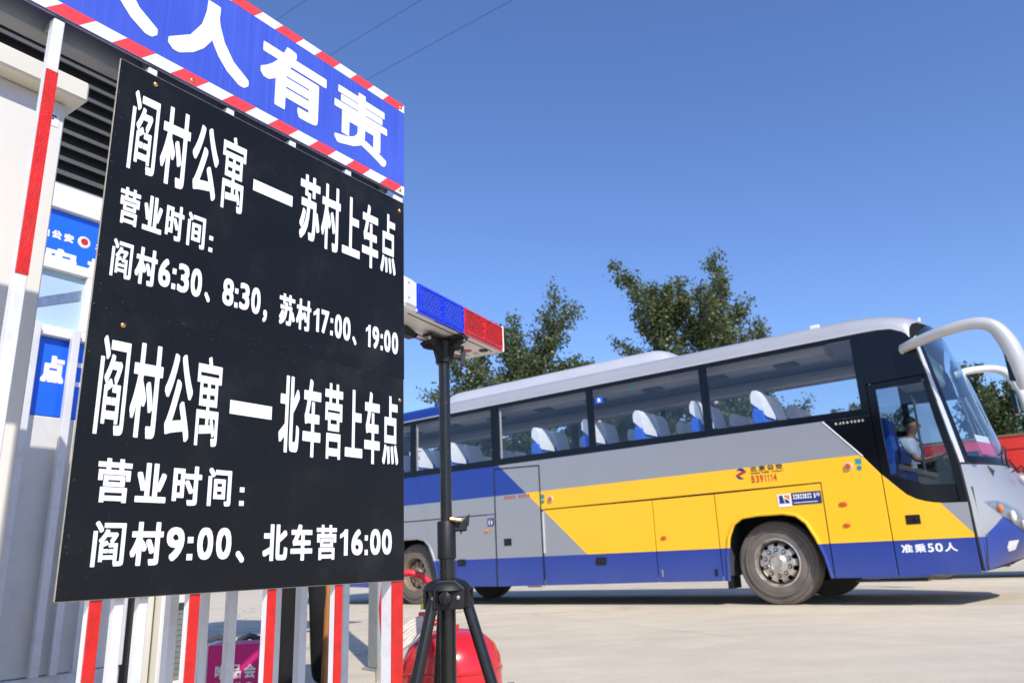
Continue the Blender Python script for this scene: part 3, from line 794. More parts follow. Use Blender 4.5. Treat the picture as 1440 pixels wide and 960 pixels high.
# rear panel, underbody, wheel wells
bb(MB().prism([(.0, .4), (2.5, .4), (2.5, 3.15), (2.2, 3.36), (.3, 3.36), (0, 3.15)], REND - .03, REND, 'x'), 'rear_panel', 'livery', bevel=0.02)
mb = MB()
for a, b_ in ((REND + .05, -10.42), (-9.08, -4.06), (-2.74, -1.15)):
    mb.box(a, b_, .04, 2.46, .36, 1.24)
bb(mb, 'luggage_bay', 'interior_dark')
mb = MB().box(-12.3, -1.3, .9, 1.6, .42, .7).box(-10.42, -9.08, .75, 1.75, .5, 1.24).box(-4.06, -2.74, .75, 1.75, .55, 1.24)
bb(mb, 'chassis', 'black_rubber')
bb(MB().box(-10.44, -9.06, .03, 2.47, 1.16, 1.2).box(-4.08, -2.72, .03, 2.47, 1.16, 1.2), 'wheel_well', 'black_rubber')
for s in (-4.10, -10.45):
    bb(MB().box(s, s + .012, .08, .5, .20, .75), 'mud_flap', 'black_rubber')
bb(MB().box(REND + .02, -2.15, .04, 2.46, 1.26, 1.32).box(-2.15, -1.3, .6, 2.4, 1.0, 1.06), 'cabin_floor', 'interior_dark')
bb(MB().grid(lambda u, v: (REND + .02 + u * (-2.1 - REND), .05 + v * 2.40, 3.12 + .22 * math.sin(math.pi * v) ** .6), 2, 16), 'ceiling', 'interior_grey', smooth=True)
bb(MB().prism([(.20, 3.16), (.20, 3.05), (.50, 3.03), (.60, 3.07), (.60, 3.16)], -11.9, -2.5, 'x'), 'luggage_rack', 'interior_grey')
bb(MB().prism([(2.42, 3.20), (2.42, 3.15), (2.05, 3.12), (1.92, 3.16), (1.92, 3.22)], -11.9, -2.5, 'x'), 'luggage_rack', 'interior_grey')
mb = MB()
for k in range(9):
    s = -11.2 + k * 1.0
    mb.box(s, s + .30, .26, .46, 3.015, 3.030, .003)
bb(mb, 'reading_lamp_panel', 'interior_dark')
# dashboard, steering wheel
bb(MB().prism([(-1.62, 1.0), (-1.05, 1.0), (-.95, 1.42), (-1.08, 1.56), (-1.45, 1.52), (-1.62, 1.40)], .35, 2.3), 'dashboard', 'interior_dark')
sw_c = Vector((-1.66, 1.82, 1.72))
ax = Vector((-.55, 0, .83)).normalized(); sx_ = ax.cross(Vector((0, 1, 0))).normalized()
ring = [sw_c + (Vector((0, 1, 0)) * math.cos(a) + sx_ * math.sin(a)) * .22 for a in np.linspace(0, 2 * math.pi, 33)]
sw = bb(MB().tube(ring, .014, 8, False), 'steering_wheel', 'black_plastic', smooth=True)
bb(MB().tube([sw_c, sw_c - ax * .35], .03, 8).tube([ring[2], ring[18]], .012, 6), 'wheel_column', 'black_plastic', sw)
bb(MB().box(-2.30, -2.26, .35, 1.3, 1.32, 1.9), 'partition', 'interior_dark')

# seats: blue with a white headrest cover
def seat_mb(s, y):
    a = MB()
    prof = [(s - .02, 1.72), (s + .12, 1.74), (s + .095, 2.20), (s + .06, 2.43), (s - .055, 2.46), (s - .085, 2.40), (s - .075, 2.2)]
    a.prism(prof, y, y + .44)
    a.prism([(s + .07, 2.36), (s + .035, 2.62), (s + .0, 2.69), (s - .055, 2.69), (s - .075, 2.62), (s - .07, 2.36)], y + .05, y + .39)
    a.box(s - .02, s + .46, y, y + .44, 1.60, 1.76, .03)
    a.box(s + .05, s + .40, y + .1, y + .34, 1.32, 1.60)
    return a
def cover_mb(s, y):
    a = MB()
    prof = [(s + .100, 2.34), (s + .090, 2.42), (s + .050, 2.62), (s + .008, 2.706), (s - .058, 2.71), (s - .092, 2.655), (s - .094, 2.55), (s - .01, 2.47)]
    a.prism(prof, y + .038, y + .402)
    return a
seat0 = bb(seat_mb(0, 0), 'seat', 'seat_blue', bevel=0.02)
cov0 = bb(cover_mb(0, 0), 'headrest_cover', 'seat_white', seat0, bevel=0.006)
first = True
for s in (-12.0, -11.4, -10.6, -9.78, -8.97, -8.0, -7.06, -6.1, -5.2, -4.3, -3.42):
    for y in (.075, .545, 1.50, 1.97):
        if s == -8.0 and y < 1: continue
        if first: o = seat0; first = False
        else:
            o = copy_tree(seat0, coach)
        o.location = (s, y, 0)
# driver's seat
bb(MB().prism([(-2.38, 1.45), (-2.22, 1.45), (-2.16, 1.9), (-2.20, 2.33), (-2.30, 2.36), (-2.36, 2.3)], 1.55, 2.05).box(-2.30, -1.78, 1.56, 2.04, 1.36, 1.48, .03), 'driver_seat', 'seat_blue', bevel=0.03)
bb(MB().box(-2.2, -1.9, 1.65, 1.95, 1.06, 1.36), 'seat_base', 'interior_dark')

# wheels
def wheel(s, y, out, dirty=False):
    """out = -1 near side, +1 far side; y is the outer face"""
    w = MB()
    r = .51; wd = .29
    prof = [(.29, .0), (.33, -.006), (.40, .012), (.46, .022), (.495, .035), (r, .065), (r, wd - .05), (.49, wd - .02), (.40, wd), (.29, wd)]
    o = bb(w.lathe([(a, y - out * h) for a, h in prof], (s, 0, .505), 56, 'y', True), 'wheel', 'rubber', smooth=True)
    # circumferential grooves read as raised tread bands
    tr = MB()
    for k in range(4):
        h = .075 + k * .045
        tr.lathe([(.508, y - out * h), (.514, y - out * (h + .003)), (.514, y - out * (h + .03)), (.508, y - out * (h + .033))], (s, 0, .505), 56, 'y', True)
    bb(tr, 'tread', 'rubber', o, smooth=True)
    sw_ = MB().lathe([(.385, y + out * .004), (.395, y + out * .009), (.405, y + out * .004)], (s, 0, .505), 56, 'y', cap=False)
    sw_.lathe([(.452, y - out * .008), (.458, y - out * .003), (.464, y - out * .010)], (s, 0, .505), 56, 'y', cap=False)
    bb(sw_, 'sidewall_ring', 'rubber', o, smooth=True)
    mat = 'rim_dirty' if dirty else 'rim'
    inn = .12 if dirty else .035
    rim = MB().lathe([(.297, y + out * .006), (.282, y + out * .012), (.272, y - out * .004), (.262, y - out * .05), (.255, y - out * .12), (.25, y - out * .2)], (s, 0, .505), 48, 'y', cap=False)
    bb(rim, 'rim', mat, o, smooth=True)
    # dished disc; ten hand holes round its edge, ten nuts in recesses
    d = MB(); nseg = 100
    hsh = (.07 if dirty else 0.0)
    ringr = [(.252, .10), (.243, .070), (.232, .046), (.214, .030), (.196, .022), (.17, .018), (.140, .018), (.112, .014), (.092, -.004), (.080, -.018), (.072, -.022), (.066, -.018), (.0, -.018)]
    d.lathe([(a, y - out * (h + hsh)) for a, h in ringr], (s, 0, .505), nseg, 'y', cap=False)
    keep = []
    for f in d.f:
        if len(f) != 4: keep.append(f); continue
        vs_ = [Vector(d.v[i]) - Vector((s, 0, .505)) for i in f]
        c = sum(vs_, Vector()) / 4; rad = math.hypot(c.x, c.z); an = math.atan2(c.z, c.x)
        ph = (an / (2 * math.pi) * 10) % 1
        if .203 < rad < .247 and .28 < ph < .72: continue
        keep.append(f)
    d.f = keep
    bb(d, 'disc', mat, o, smooth=True)
    bb(MB().lathe([(.0, y - out * .13), (.262, y - out * .13)], (s, 0, .505), 30, 'y'), 'brake_drum', 'black_rubber', o)
    nuts = MB(); rec = MB()
    for k in range(10):
        a = 2 * math.pi * (k + .5) / 10
        cx, cz = s + .158 * math.cos(a), .505 + .158 * math.sin(a)
        yy = y - out * (.018 + hsh)
        rec.lathe([(.028, yy + out * .003), (.022, yy + out * .008), (.016, yy + out * .003)], (cx, 0, cz), 14, 'y', cap=False)
        nuts.lathe([(.015, yy), (.015, yy + out * .026), (.0, yy + out * .028)], (cx, 0, cz), 6, 'y')
    bb(rec, 'nut_washer', 'black_rubber', o)['kind'] = 'stuff'
    bb(nuts, 'wheel_nut', mat, o, smooth=True)
    return o
for s, dirty in ((CF, False), (CR, True)):
    wheel(s - .07, .12, -1, dirty)
    wheel(s - .07, 2.38, 1, dirty)

# handles, lamps, stickers, writing on the near flank
def oval(s, z, w, h, mat, name='side_marker', y=-.012):
    bb(MB().ball((s, y, z), 1.0, 18, 8, (w / 2, .012, h / 2)), name, mat, smooth=True)
oval(-2.51, 1.15, .105, .052, 'orange_lens', y=-.02)
oval(-2.505, .905, .09, .042, 'orange_lens', y=-.02)
oval(-4.905, .88, .09, .045, 'orange_lens')
oval(-8.05, 1.14, .10, .05, 'amber')
for s, z in ((-2.385, 1.585), (-6.75, 1.545)):
    o = bb(MB().lathe([(.0, -.045), (.030, -.043), (.034, -.036), (.034, -.012)], (s, 0, z), 18, 'y'), 'round_lamp', 'orange_lens', smooth=True)
    bb(MB().lathe([(.034, -.030), (.048, -.028), (.050, -.012)], (s, 0, z), 20, 'y'), 'lamp_ring', 'hose', o, smooth=True)
for s, z, w, h in ((-8.60, .665, .17, .10), (-5.93, .605, .17, .10), (-7.62, .945, .15, .11)):
    o = bb(MB().box(s - w / 2, s + w / 2, -.016, -.008, z - h / 2, z + h / 2, .004), 'hatch_lock', 'black_plastic')
    bb(MB().box(s - w * .35, s - w * .05, -.022, -.014, z - h * .3, z + h * .3, .003).ball((s + w * .2, -.016, z), .02, 10, 6), 'latch', 'black_steel', o)
bb(MB().box(-4.22, -4.185, -.012, -.004, .37, .45), 'hatch_latch', 'black_plastic')
bb(MB().box(-4.985, -4.955, -.012, -.004, .37, .46), 'hatch_latch', 'steel')
# stickers
def sticker(x0, x1, z0, z1, mat, name='sticker', y=-.0105):
    return bb(MB().box(x0, x1, y - .001, y + .004, z0, z1), name, mat)
o = sticker(-8.02, -7.90, 1.215, 1.335, 'navy')
mb = MB()
for cx in (-7.985, -7.935):
    mb.lathe([(.0, -.0125), (.011, -.0125)], (cx, 0, 1.308), 12, 'y')
    quad(mb, cx - .013, cx + .013, 1.255, 1.292, -.0126); quad(mb, cx - .009, cx + .009, 1.23, 1.256, -.0127)
bb(mb, 'pictogram', 'vinyl', o)
o = sticker(-3.285, -3.115, 1.17, 1.325, 'vinyl', y=-.006)
bb(MB().prism([(-3.265, 1.21), (-3.20, 1.21), (-3.22, 1.31), (-3.265, 1.31)], -.0085, -.0078), 'logo', 'navy', o)
bb(MB().prism([(-3.20, 1.29), (-3.135, 1.25), (-3.135, 1.31), (-3.20, 1.312)], -.0085, -.0078), 'logo', 'amber', o)
bb(MB().prism([(-3.19, 1.21), (-3.135, 1.21), (-3.15, 1.245), (-3.20, 1.27)], -.0085, -.0078), 'logo', 'navy', o)
o = sticker(-3.11, -2.752, 1.185, 1.33, 'navy', y=-.006)
mb = MB()
for k in range(8):
    x = -3.09 + k * .029
    if k in (2, 5): quad(mb, x, x + .018, 1.255, 1.31, -.0085)
    else:
        quad(mb, x, x + .022, 1.295, 1.31, -.0085); quad(mb, x, x + .022, 1.255, 1.268, -.0085); quad(mb, x + .007, x + .014, 1.268, 1.295, -.0085)
quad(mb, -2.835, -2.82, 1.25, 1.31, -.0085); mb.lathe([(.0, -.0086), (.024, -.0086)], (-2.785, 0, 1.29), 14, 'y')
quad(mb, -3.09, -2.80, 1.205, 1.213, -.0085)
bb(mb, 'lettering', 'vinyl', o)
for x, z in ((-6.94 + .035, 1.56), (-2.265, 1.60)):
    sticker(x - .035, x + .035, z - .0, z + .065, 'print_teal', y=-.014)
    bb(MB().lathe([(.0, -.0165), (.03, -.0165), (.03, -.012)], (x, 0, z - .045), 14, 'y'), 'sticker', 'print_teal')
sticker(-5.845, -5.71, 2.885, 2.985, 'print_blue', 'window_sticker', y=.001)
mb = MB(); letter(mb, 'B', -5.80, -5.75, 2.905, 2.965, -.0009, .004, .004)
bb(mb, 'lettering', 'vinyl')
bb(MB().lathe([(.0, .001), (.04, .001)], (-5.2, 0, 3.03), 14, 'y'), 'window_sticker', 'print_teal')
# operator name, fleet number
mb = MB()
for i, ch in enumerate('北京公交'): letter(mb, ch, -3.585 + i * .110, -3.585 + i * .110 + .088, 1.638, 1.705, -.0135, .003, .004)
bb(mb, 'lettering', 'print_black')
mb = MB()
x = -3.585
for ch in 'Beijing Public Transport':
    if ch != ' ':
        tall = ch in 'BPTblij'; low = ch in 'gjp'
        letter(mb, ch, x, x + .014, 1.606 - (.006 if low else 0), 1.632 if tall else 1.626, -.0135, .0008, .0008)
    x += .0178
bb(mb, 'lettering', 'print_black')
mb = MB()
for i, ch in enumerate('B391114'):
    w = .022 if ch == '1' else .043
    x = [-3.585, -3.528, -3.473, -3.415, -3.375, -3.335, -3.30][i]
    letter(mb, ch, x, x + w, 1.495, 1.588, -.0135, .003, .003)
bb(mb, 'lettering', 'print_red')
# round swoosh logo
mb = MB()
def crescent(cx, cz, r, a0, a1, th):
    pts = []
    for a in np.linspace(a0, a1, 12): pts.append((cx + r * math.cos(a), cz + r * math.sin(a)))
    for k, a in enumerate(np.linspace(a1, a0, 12)):
        q = math.sin(math.pi * k / 11); pts.append((cx + (r - th * q - .004) * math.cos(a), cz + (r - th * q - .004) * math.sin(a)))
    return pts
lg = bb(MB().prism(crescent(-3.715, 1.635, .065, R(-10), R(150), .035), -.0145, -.0135), 'logo', 'navy')
bb(MB().prism([(-3.79, 1.615), (-3.74, 1.60), (-3.645, 1.64), (-3.64, 1.665), (-3.70, 1.655), (-3.75, 1.635)], -.0152, -.0142), 'logo_band', 'print_red', lg)
bb(MB().prism(crescent(-3.715, 1.625, .07, R(190), R(300), .03), -.0145, -.0135), 'logo_band', 'navy', lg)
# seating capacity
for ch, x0, x1 in (('准', -1.962, -1.845), ('乘', -1.825, -1.715), ('5', -1.695, -1.635), ('0', -1.620, -1.545), ('人', -1.530, -1.405)):
    mb = MB(); letter(mb, ch, x0, x1, .568, .660, -.0135, .004, .003); bb(mb, 'character', 'vinyl')
# small red and white notices (too small in the photo to read)
mb = MB()
for k in range(9):
    if k == 4: continue
    x = -7.66 + k * .058
    quad(mb, x, x + .04, 1.615, 1.625, -.0105); quad(mb, x, x + .04, 1.645, 1.655, -.0105); quad(mb, x + .012, x + .022, 1.625, 1.645, -.0105); quad(mb, x + .03, x + .038, 1.60, 1.66, -.0107)
bb(mb, 'notice', 'print_red')
mb = MB()
for i, ch in enumerate('BJK6120C'): letter(mb, ch, -2.46 + i * .044, -2.46 + i * .044 + .026, 2.095, 2.122, -.0105, .0018, .0018)
bb(mb, 'lettering', 'hose')

# ================================================================== people
def skin_mesh(name, joints, edges, mat, parent, root, sub=2):
    """joints: name -> (x, y, z, radius); grown with a Skin modifier"""
    ks = list(joints); idx = {k: i for i, k in enumerate(ks)}
    me = bpy.data.meshes.new(name)
    me.from_pydata([joints[k][:3] for k in ks], [(idx[a], idx[b_]) for a, b_ in edges], [])
    o = bpy.data.objects.new(name, me); COL.objects.link(o); o.parent = parent
    o.modifiers.new('skin', 'SKIN')
    sv = me.skin_vertices[0].data
    for k in ks:
        r = joints[k][3]
        sv[idx[k]].radius = (r, r) if not isinstance(r, tuple) else r
        sv[idx[k]].use_root = (k == root)
    o.modifiers['skin'].use_smooth_shade = True
    if sub:
        s = o.modifiers.new('sub', 'SUBSURF'); s.levels = sub; s.render_levels = sub
    me.materials.append(M[mat])
    return o

def hand(j, e, wrist, d, side_, tag_, curl):
    """palm and five fingers as chains off the wrist; d: pointing direction, side_: across the palm towards the thumb, curl: towards the palm face"""
    w = Vector(wrist); d = Vector(d).normalized(); s = Vector(side_).normalized(); c = Vector(curl).normalized()
    pk = tag_ + 'palm'; p = w + d * .05
    j[pk] = (*p, .030); e.append((tag_ + 'wrist', pk))
    for i, (off, ln) in enumerate(((.030, .070), (.011, .080), (-.009, .075), (-.028, .060))):
        b0 = w + d * .088 + s * off
        m1 = b0 + d * ln * .45 + c * ln * .18
        m2 = b0 + d * ln * .55 + c * ln * .65
        m3 = b0 + d * ln * .35 + c * ln * .95
        prev = pk
        for q, (pt, r) in enumerate(((b0, .0095), (m1, .0088), (m2, .0082), (m3, .0072))):
            k = '%sf%d%d' % (tag_, i, q); j[k] = (*pt, r); e.append((prev, k)); prev = k
    t0 = w + d * .035 + s * .036; t1 = t0 + d * .028 + s * .016 + c * .02; t2 = t1 + d * .026 + c * .02
    prev = pk
    for q, (pt, r) in enumerate(((t0, .0115), (t1, .0100), (t2, .0085))):
        k = '%st%d' % (tag_, q); j[k] = (*pt, r); e.append((prev, k)); prev = k

def head_parts(c, fwd, parent, r=.1, cap=False):
    """face features round head centre c facing fwd"""
    c = Vector(c); f = Vector(fwd).normalized(); s = f.cross(Vector((0, 0, 1))).normalized()
    m = MB()
    m.ball(c + Vector((0, 0, .038)) - f * .030, .090, 18, 12, (.98, .98, 1.0))
    m.v = [v for v in m.v]
    hair = m.build('hair', M['hair'], parent, True)
    e = MB()
    for k in (-1, 1): e.ball(c + f * .083 + s * .032 * k + Vector((0, 0, .004)), .010, 10, 6)
    e.build('eye', M['print_black'], parent, True)
    n_ = MB().ball(c + f * .098 + Vector((0, 0, -.022)), .015, 10, 6, (1, 1, 1.4))
    for k in (-1, 1): n_.ball(c + s * .084 * k + Vector((0, 0, -.01)), .022, 10, 6, (.6, .6, 1.3))
    n_.build('nose_and_ears', M['skin'], parent, True)
    MB().tube([c + f * .088 + s * .022 + Vector((0, 0, -.052)), c + f * .093 + Vector((0, 0, -.053)), c + f * .088 - s * .022 + Vector((0, 0, -.052))], .005, 6).build('mouth', M['print_red'], parent, True)
    return hair

# driver, seated on the far side of the cab
drv = empty('person', bus_world(-2.05, 1.80, 1.48), BUS_RZ)
tag(drv, 'driver in a light blue short-sleeved shirt seated behind the coach door window', 'person')
j = {'pel': (0, 0, .08, .10), 'spn': (.02, 0, .28, .11), 'chs': (.05, 0, .45, .12), 'nk': (.08, 0, .60, .050), 'nk2': (.10, 0, .645, .066), 'hd': (.125, 0, .725, .112), 'hdt': (.115, 0, .80, .098)}
e = [('pel', 'spn'), ('spn', 'chs'), ('chs', 'nk'), ('nk', 'nk2'), ('nk2', 'hd'), ('hd', 'hdt')]
for k, sy in (('L', 1), ('R', -1)):
    j.update({k + 'sh': (.05, .17 * sy, .50, .058), k + 'el': (.13, .24 * sy, .25, .042), k + 'fa': (.24, .21 * sy, .25, .034), k + 'wrist': (.33, .17 * sy, .27, .026),
              k + 'hip': (.02, .10 * sy, .06, .09), k + 'kn': (.42, .14 * sy, .06, .062), k + 'an': (.50, .14 * sy, -.34, .042), k + 'to': (.64, .15 * sy, -.39, .036)})
    e += [('chs', k + 'sh'), (k + 'sh', k + 'el'), (k + 'el', k + 'fa'), (k + 'fa', k + 'wrist'), ('pel', k + 'hip'), (k + 'hip', k + 'kn'), (k + 'kn', k + 'an'), (k + 'an', k + 'to')]
    hand(j, e, (.33, .17 * sy, .27), (.8, -.1 * sy, .25), (0, -sy, .5), k, (.3, 0, -1))
body = skin_mesh('body', j, e, 'skin', drv, 'pel', 1)
sj = {'pel': (0, 0, .06, .148), 'spn': (.02, 0, .28, .142), 'chs': (.05, 0, .44, .150), 'nk': (.07, 0, .57, .070)}
se_ = [('pel', 'spn'), ('spn', 'chs'), ('chs', 'nk')]
for k, sy in (('L', 1), ('R', -1)):
    sj.update({k + 'sh': (.05, .175 * sy, .50, .074), k + 'el': (.11, .235 * sy, .30, .066)}); se_ += [('chs', k + 'sh'), (k + 'sh', k + 'el')]
skin_mesh('shirt', sj, se_, 'shirt', drv, 'pel', 1)
tj = {'pel': (0, 0, .05, .15)}; te = []
for k, sy in (('L', 1), ('R', -1)):
    tj.update({k + 'hip': (.05, .10 * sy, .06, .10), k + 'kn': (.42, .14 * sy, .06, .075), k + 'an': (.49, .14 * sy, -.30, .058)})
    te += [('pel', k + 'hip'), (k + 'hip', k + 'kn'), (k + 'kn', k + 'an')]
skin_mesh('trousers', tj, te, 'black_cloth', drv, 'pel', 1)
head_parts((.125, 0, .745), (1, 0, 0), drv)
MB().tube([(.10, 0, .60), (.195, 0, .50), (.19, 0, .25)], [.012, .02, .03], 6).build('tie', M['navy'], drv)

# person standing behind the notice boards
gd = empty('person', (-1.13, 4.12, 0), R(20))
tag(gd, 'person in black trousers standing behind the barred fence, one knee bent', 'person')
j = {'pel': (0, 0, .92, .09), 'spn': (0, .02, 1.12, .115), 'chs': (0, .02, 1.32, .13), 'nk': (0, .02, 1.48, .056), 'nk2': (0, .01, 1.535, .066), 'hd': (0, 0, 1.62, .112), 'hdt': (0, .01, 1.69, .098)}
e = [('pel', 'spn'), ('spn', 'chs'), ('chs', 'nk'), ('nk', 'nk2'), ('nk2', 'hd'), ('hd', 'hdt')]
for k, sx in (('L', -1), ('R', 1)):
    kn = (-.088, .0, .48) if sx < 0 else (.084, -.09, .50)
    an = (-.082, .02, .09) if sx < 0 else (.112, .04, .09)
    j.update({k + 'sh': (.18 * sx, .02, 1.40, .06), k + 'el': (.24 * sx, .05, 1.12, .043), k + 'fa': (.22 * sx, -.03, 1.0, .036), k + 'wrist': (.19 * sx, -.10, .92, .027),
              k + 'hip': (.09 * sx, 0, .86, .065), k + 'kn': (*kn, .046), k + 'an': (*an, .032), k + 'to': (an[0], an[1] - .12, .045, .030)})
    e += [('chs', k + 'sh'), (k + 'sh', k + 'el'), (k + 'el', k + 'fa'), (k + 'fa', k + 'wrist'), ('pel', k + 'hip'), (k + 'hip', k + 'kn'), (k + 'kn', k + 'an'), (k + 'an', k + 'to')]
    hand(j, e, (.19 * sx, -.10, .92), (0, -.5, -.8), (-sx * .6, -.6, 0), k, (-sx, 0, -.2))
skin_mesh('body', j, e, 'skin', gd, 'pel', 1)
sj = {'hem': (0, 0, .80, .165), 'pel': (0, 0, .92, .165), 'spn': (0, .02, 1.12, .145), 'chs': (0, .02, 1.32, .152), 'nk': (0, .02, 1.46, .075)}
se_ = [('hem', 'pel'), ('pel', 'spn'), ('spn', 'chs'), ('chs', 'nk')]
tj = {'pel': (0, 0, .93, .155)}; te = []; hj = []
for k, sx in (('L', -1), ('R', 1)):
    sj.update({k + 'sh': (.185 * sx, .02, 1.40, .078), k + 'el': (.245 * sx, .05, 1.12, .062), k + 'fa': (.20 * sx, -.08, .95, .046)})
    se_ += [('chs', k + 'sh'), (k + 'sh', k + 'el'), (k + 'el', k + 'fa')]
    kn = (-.088, .0, .48) if sx < 0 else (.084, -.09, .50); an = (-.082, .02, .115) if sx < 0 else (.110, .03, .115)
    md = ((kn[0] + an[0]) / 2, (kn[1] + an[1]) / 2 + .02, .30)
    tj.update({k + 'hip': (.09 * sx, 0, .82, .115), k + 'kn': (*kn, .074), k + 'md': (*md, .070), k + 'an': (an[0], an[1], .085, .062)})
    te += [('pel', k + 'hip'), (k + 'hip', k + 'kn'), (k + 'kn', k + 'md'), (k + 'md', k + 'an')]
skin_mesh('jacket', sj, se_, 'black_cloth', gd, 'pel', 1)
skin_mesh('trousers', tj, te, 'black_cloth', gd, 'pel', 2)
for sx, ay in ((-1, .02), (1, .04)):
    MB().ball((-.083 if sx < 0 else .11, ay - .07, .045), .045, 14, 8, (1.0, 2.9, 1.0)).build('shoe', M['black_steel'], gd, True)
head_parts((0, 0, 1.64), (0, -1, 0), gd)
st_ = MB().tube([(-.995, 4.03, .02), (-.985, 4.03, .6), (-.985, 4.03, 1.30)], [.016, .017, .016], 10).build('wooden_staff', M['wood'], None, True)
tag(st_, 'orange-brown wooden stick held upright beside the black-trousered leg', 'stick')

# ================================================================== GUARD FENCE, BOARDS, BANNER
FR = math.atan2(0.82638846, 0.56310045)
SV = Vector((0.56310045, 0.82638846, 0)); NV = Vector((-0.82638846, 0.56310045, 0))
def fworld(a, b, z=0): return SV * a + NV * b + Vector((0, 0, z))
def froot(name, a, b, z=0): return empty(name, fworld(a, b, z), FR)

NB = 1.45
fence = froot('guard_fence', 1.05, NB + .02)
tag(fence, 'white square-bar fence with red bands carrying the black notice boards', 'fence')
fo = (-1.05, -(NB + .02), 0)
def fb(mb, name, mat, parent=fence, **k): return mb.move(fo).build(name, M[mat], parent, **k)
def bar(x1, w, y0, top=1.742, bot=.12):
    o = fb(MB().box(x1 - w, x1, y0, y0 + w, bot, top, .0016), 'bar', 'white_paint')
    # red tape bands on the outer face
    for z0, z1 in ((1.19, 1.622), (.14, .72)):
        fb(MB().box(x1 - w - .0002, x1 + .0004, y0 - .0012, y0 + .003, z0, z1), 'red_band', 'red_tape', o)
    return o
for x1 in (.167, .367, .567, .767, .967, 1.157, 1.355):
    bar(x1, .021, NB + .006)
ep = fb(MB().box(1.530, 1.570, NB + .006, NB + .046, .0, 1.742, .002), 'end_post', 'white_paint')
for z0, z1 in ((1.19, 1.622), (.14, .72)):
    fb(MB().box(1.5298, 1.5704, NB + .0048, NB + .009, z0, z1), 'red_band', 'red_tape', ep)
for a, b_ in ((.806, .016), (.853, .016)):
    fb(MB().box(a - .010, a + .008, NB + .012, NB + .030, .12, .66, .0016), 'bar', 'white_paint')
fb(MB().box(.0, 1.53, NB + .050, NB + .090, 1.724, 1.800, .003), 'top_beam', 'beam')
fb(MB().box(.0, 1.53, NB + .030, NB + .060, .12, .16, .002), 'bottom_rail', 'white_paint')
fb(MB().box(.0, 1.53, NB + .030, NB + .055, 2.02, 2.045, .002), 'upper_rail', 'beam')
for a in (.05, .75, 1.50):
    fb(MB().box(a, a + .03, NB + .031, NB + .049, 1.752, 2.02, .002), 'banner_upright', 'beam')
fb(MB().box(1.52, 1.58, NB - .25, NB + .30, .0, .03, .003), 'foot', 'white_paint')
fb(MB().box(.02, .06, NB + .03, NB + .07, .03, 1.70, .002), 'end_post', 'white_paint')
fb(MB().box(.01, .07, NB - .25, NB + .30, .0, .03, .003), 'foot', 'white_paint')
# black rubber of the square caps at the beam joints
for x1 in (.567, .767, .967, 1.157, 1.355, 1.56):
    fb(MB().box(x1 - .020, x1 - .004, NB + .022, NB + .052, 1.728, 1.742), 'weld', 'beam')

# notice boards
T1 = [('阎',0.718,0.778,1.476,1.666),('村',0.788,0.855,1.474,1.666),('公',0.863,0.930,1.477,1.660),('寓',0.940,1.004,1.471,1.667),('苏',1.172,1.239,1.474,1.661),('村',1.245,1.312,1.470,1.663),('上',1.320,1.386,1.479,1.657),('车',1.395,1.458,1.466,1.660),('点',1.468,1.531,1.470,1.660)]
L2 = [('营',0.713,0.756,1.350,1.433),('业',0.764,0.807,1.352,1.434),('时',0.815,0.857,1.350,1.434),('间',0.866,0.910,1.350,1.431),(':',0.921,0.931,1.352,1.391)]
L3 = [('阎',0.709,0.752,1.232,1.313),('村',0.759,0.806,1.231,1.313),('6',0.810,0.837,1.239,1.304),(':',0.841,0.850,1.240,1.287),('3',0.854,0.881,1.238,1.304),('0',0.885,0.912,1.237,1.303),('、',0.920,0.934,1.232,1.255),('8',0.965,0.994,1.237,1.303),(':',0.997,1.006,1.238,1.285),('3',1.010,1.037,1.238,1.304),('0',1.042,1.068,1.236,1.302),('，',1.076,1.088,1.222,1.253),('苏',1.123,1.171,1.229,1.310),('村',1.175,1.222,1.228,1.310),('1',1.230,1.249,1.235,1.298),('7',1.256,1.282,1.235,1.299),(':',1.287,1.296,1.236,1.283),('0',1.302,1.327,1.233,1.299),('0',1.331,1.358,1.233,1.299),('、',1.365,1.380,1.227,1.251),('1',1.415,1.433,1.233,1.297),('9',1.440,1.466,1.233,1.298),(':',1.472,1.481,1.234,1.281),('0',1.486,1.512,1.233,1.298),('0',1.517,1.543,1.233,1.298)]
T4 = [('阎',0.712,0.769,0.914,1.109),('村',0.778,0.841,0.915,1.109),('公',0.848,0.911,0.917,1.103),('寓',0.920,0.979,0.913,1.110),('北',1.138,1.198,0.919,1.105),('车',1.209,1.265,0.914,1.108),('营',1.277,1.337,0.915,1.109),('上',1.347,1.408,0.926,1.104),('车',1.415,1.472,0.914,1.108),('点',1.482,1.544,0.917,1.108)]
L5 = [('营',0.730,0.796,0.788,0.871),('业',0.806,0.870,0.791,0.868),('时',0.883,0.948,0.788,0.869),('间',0.963,1.020,0.789,0.869),(':',1.042,1.054,0.792,0.832)]
L6 = [('阎',0.735,0.796,0.672,0.754),('村',0.807,0.873,0.672,0.754),('9',0.880,0.919,0.679,0.745),(':',0.926,0.939,0.680,0.726),('0',0.948,0.985,0.680,0.745),('0',0.992,1.029,0.680,0.745),('、',1.041,1.063,0.672,0.697),('北',1.110,1.178,0.674,0.754),('车',1.187,1.251,0.673,0.755),('营',1.263,1.327,0.673,0.755),('1',1.338,1.364,0.682,0.745),('6',1.376,1.415,0.682,0.746),(':',1.422,1.433,0.682,0.731),('0',1.441,1.479,0.682,0.747),('0',1.484,1.521,0.682,0.747)]
DENSE = {'阎': .55, '寓': .5, '营': .75, '间': .8, '点': .85, '时': .85, '北': 1.0, '责': .6}
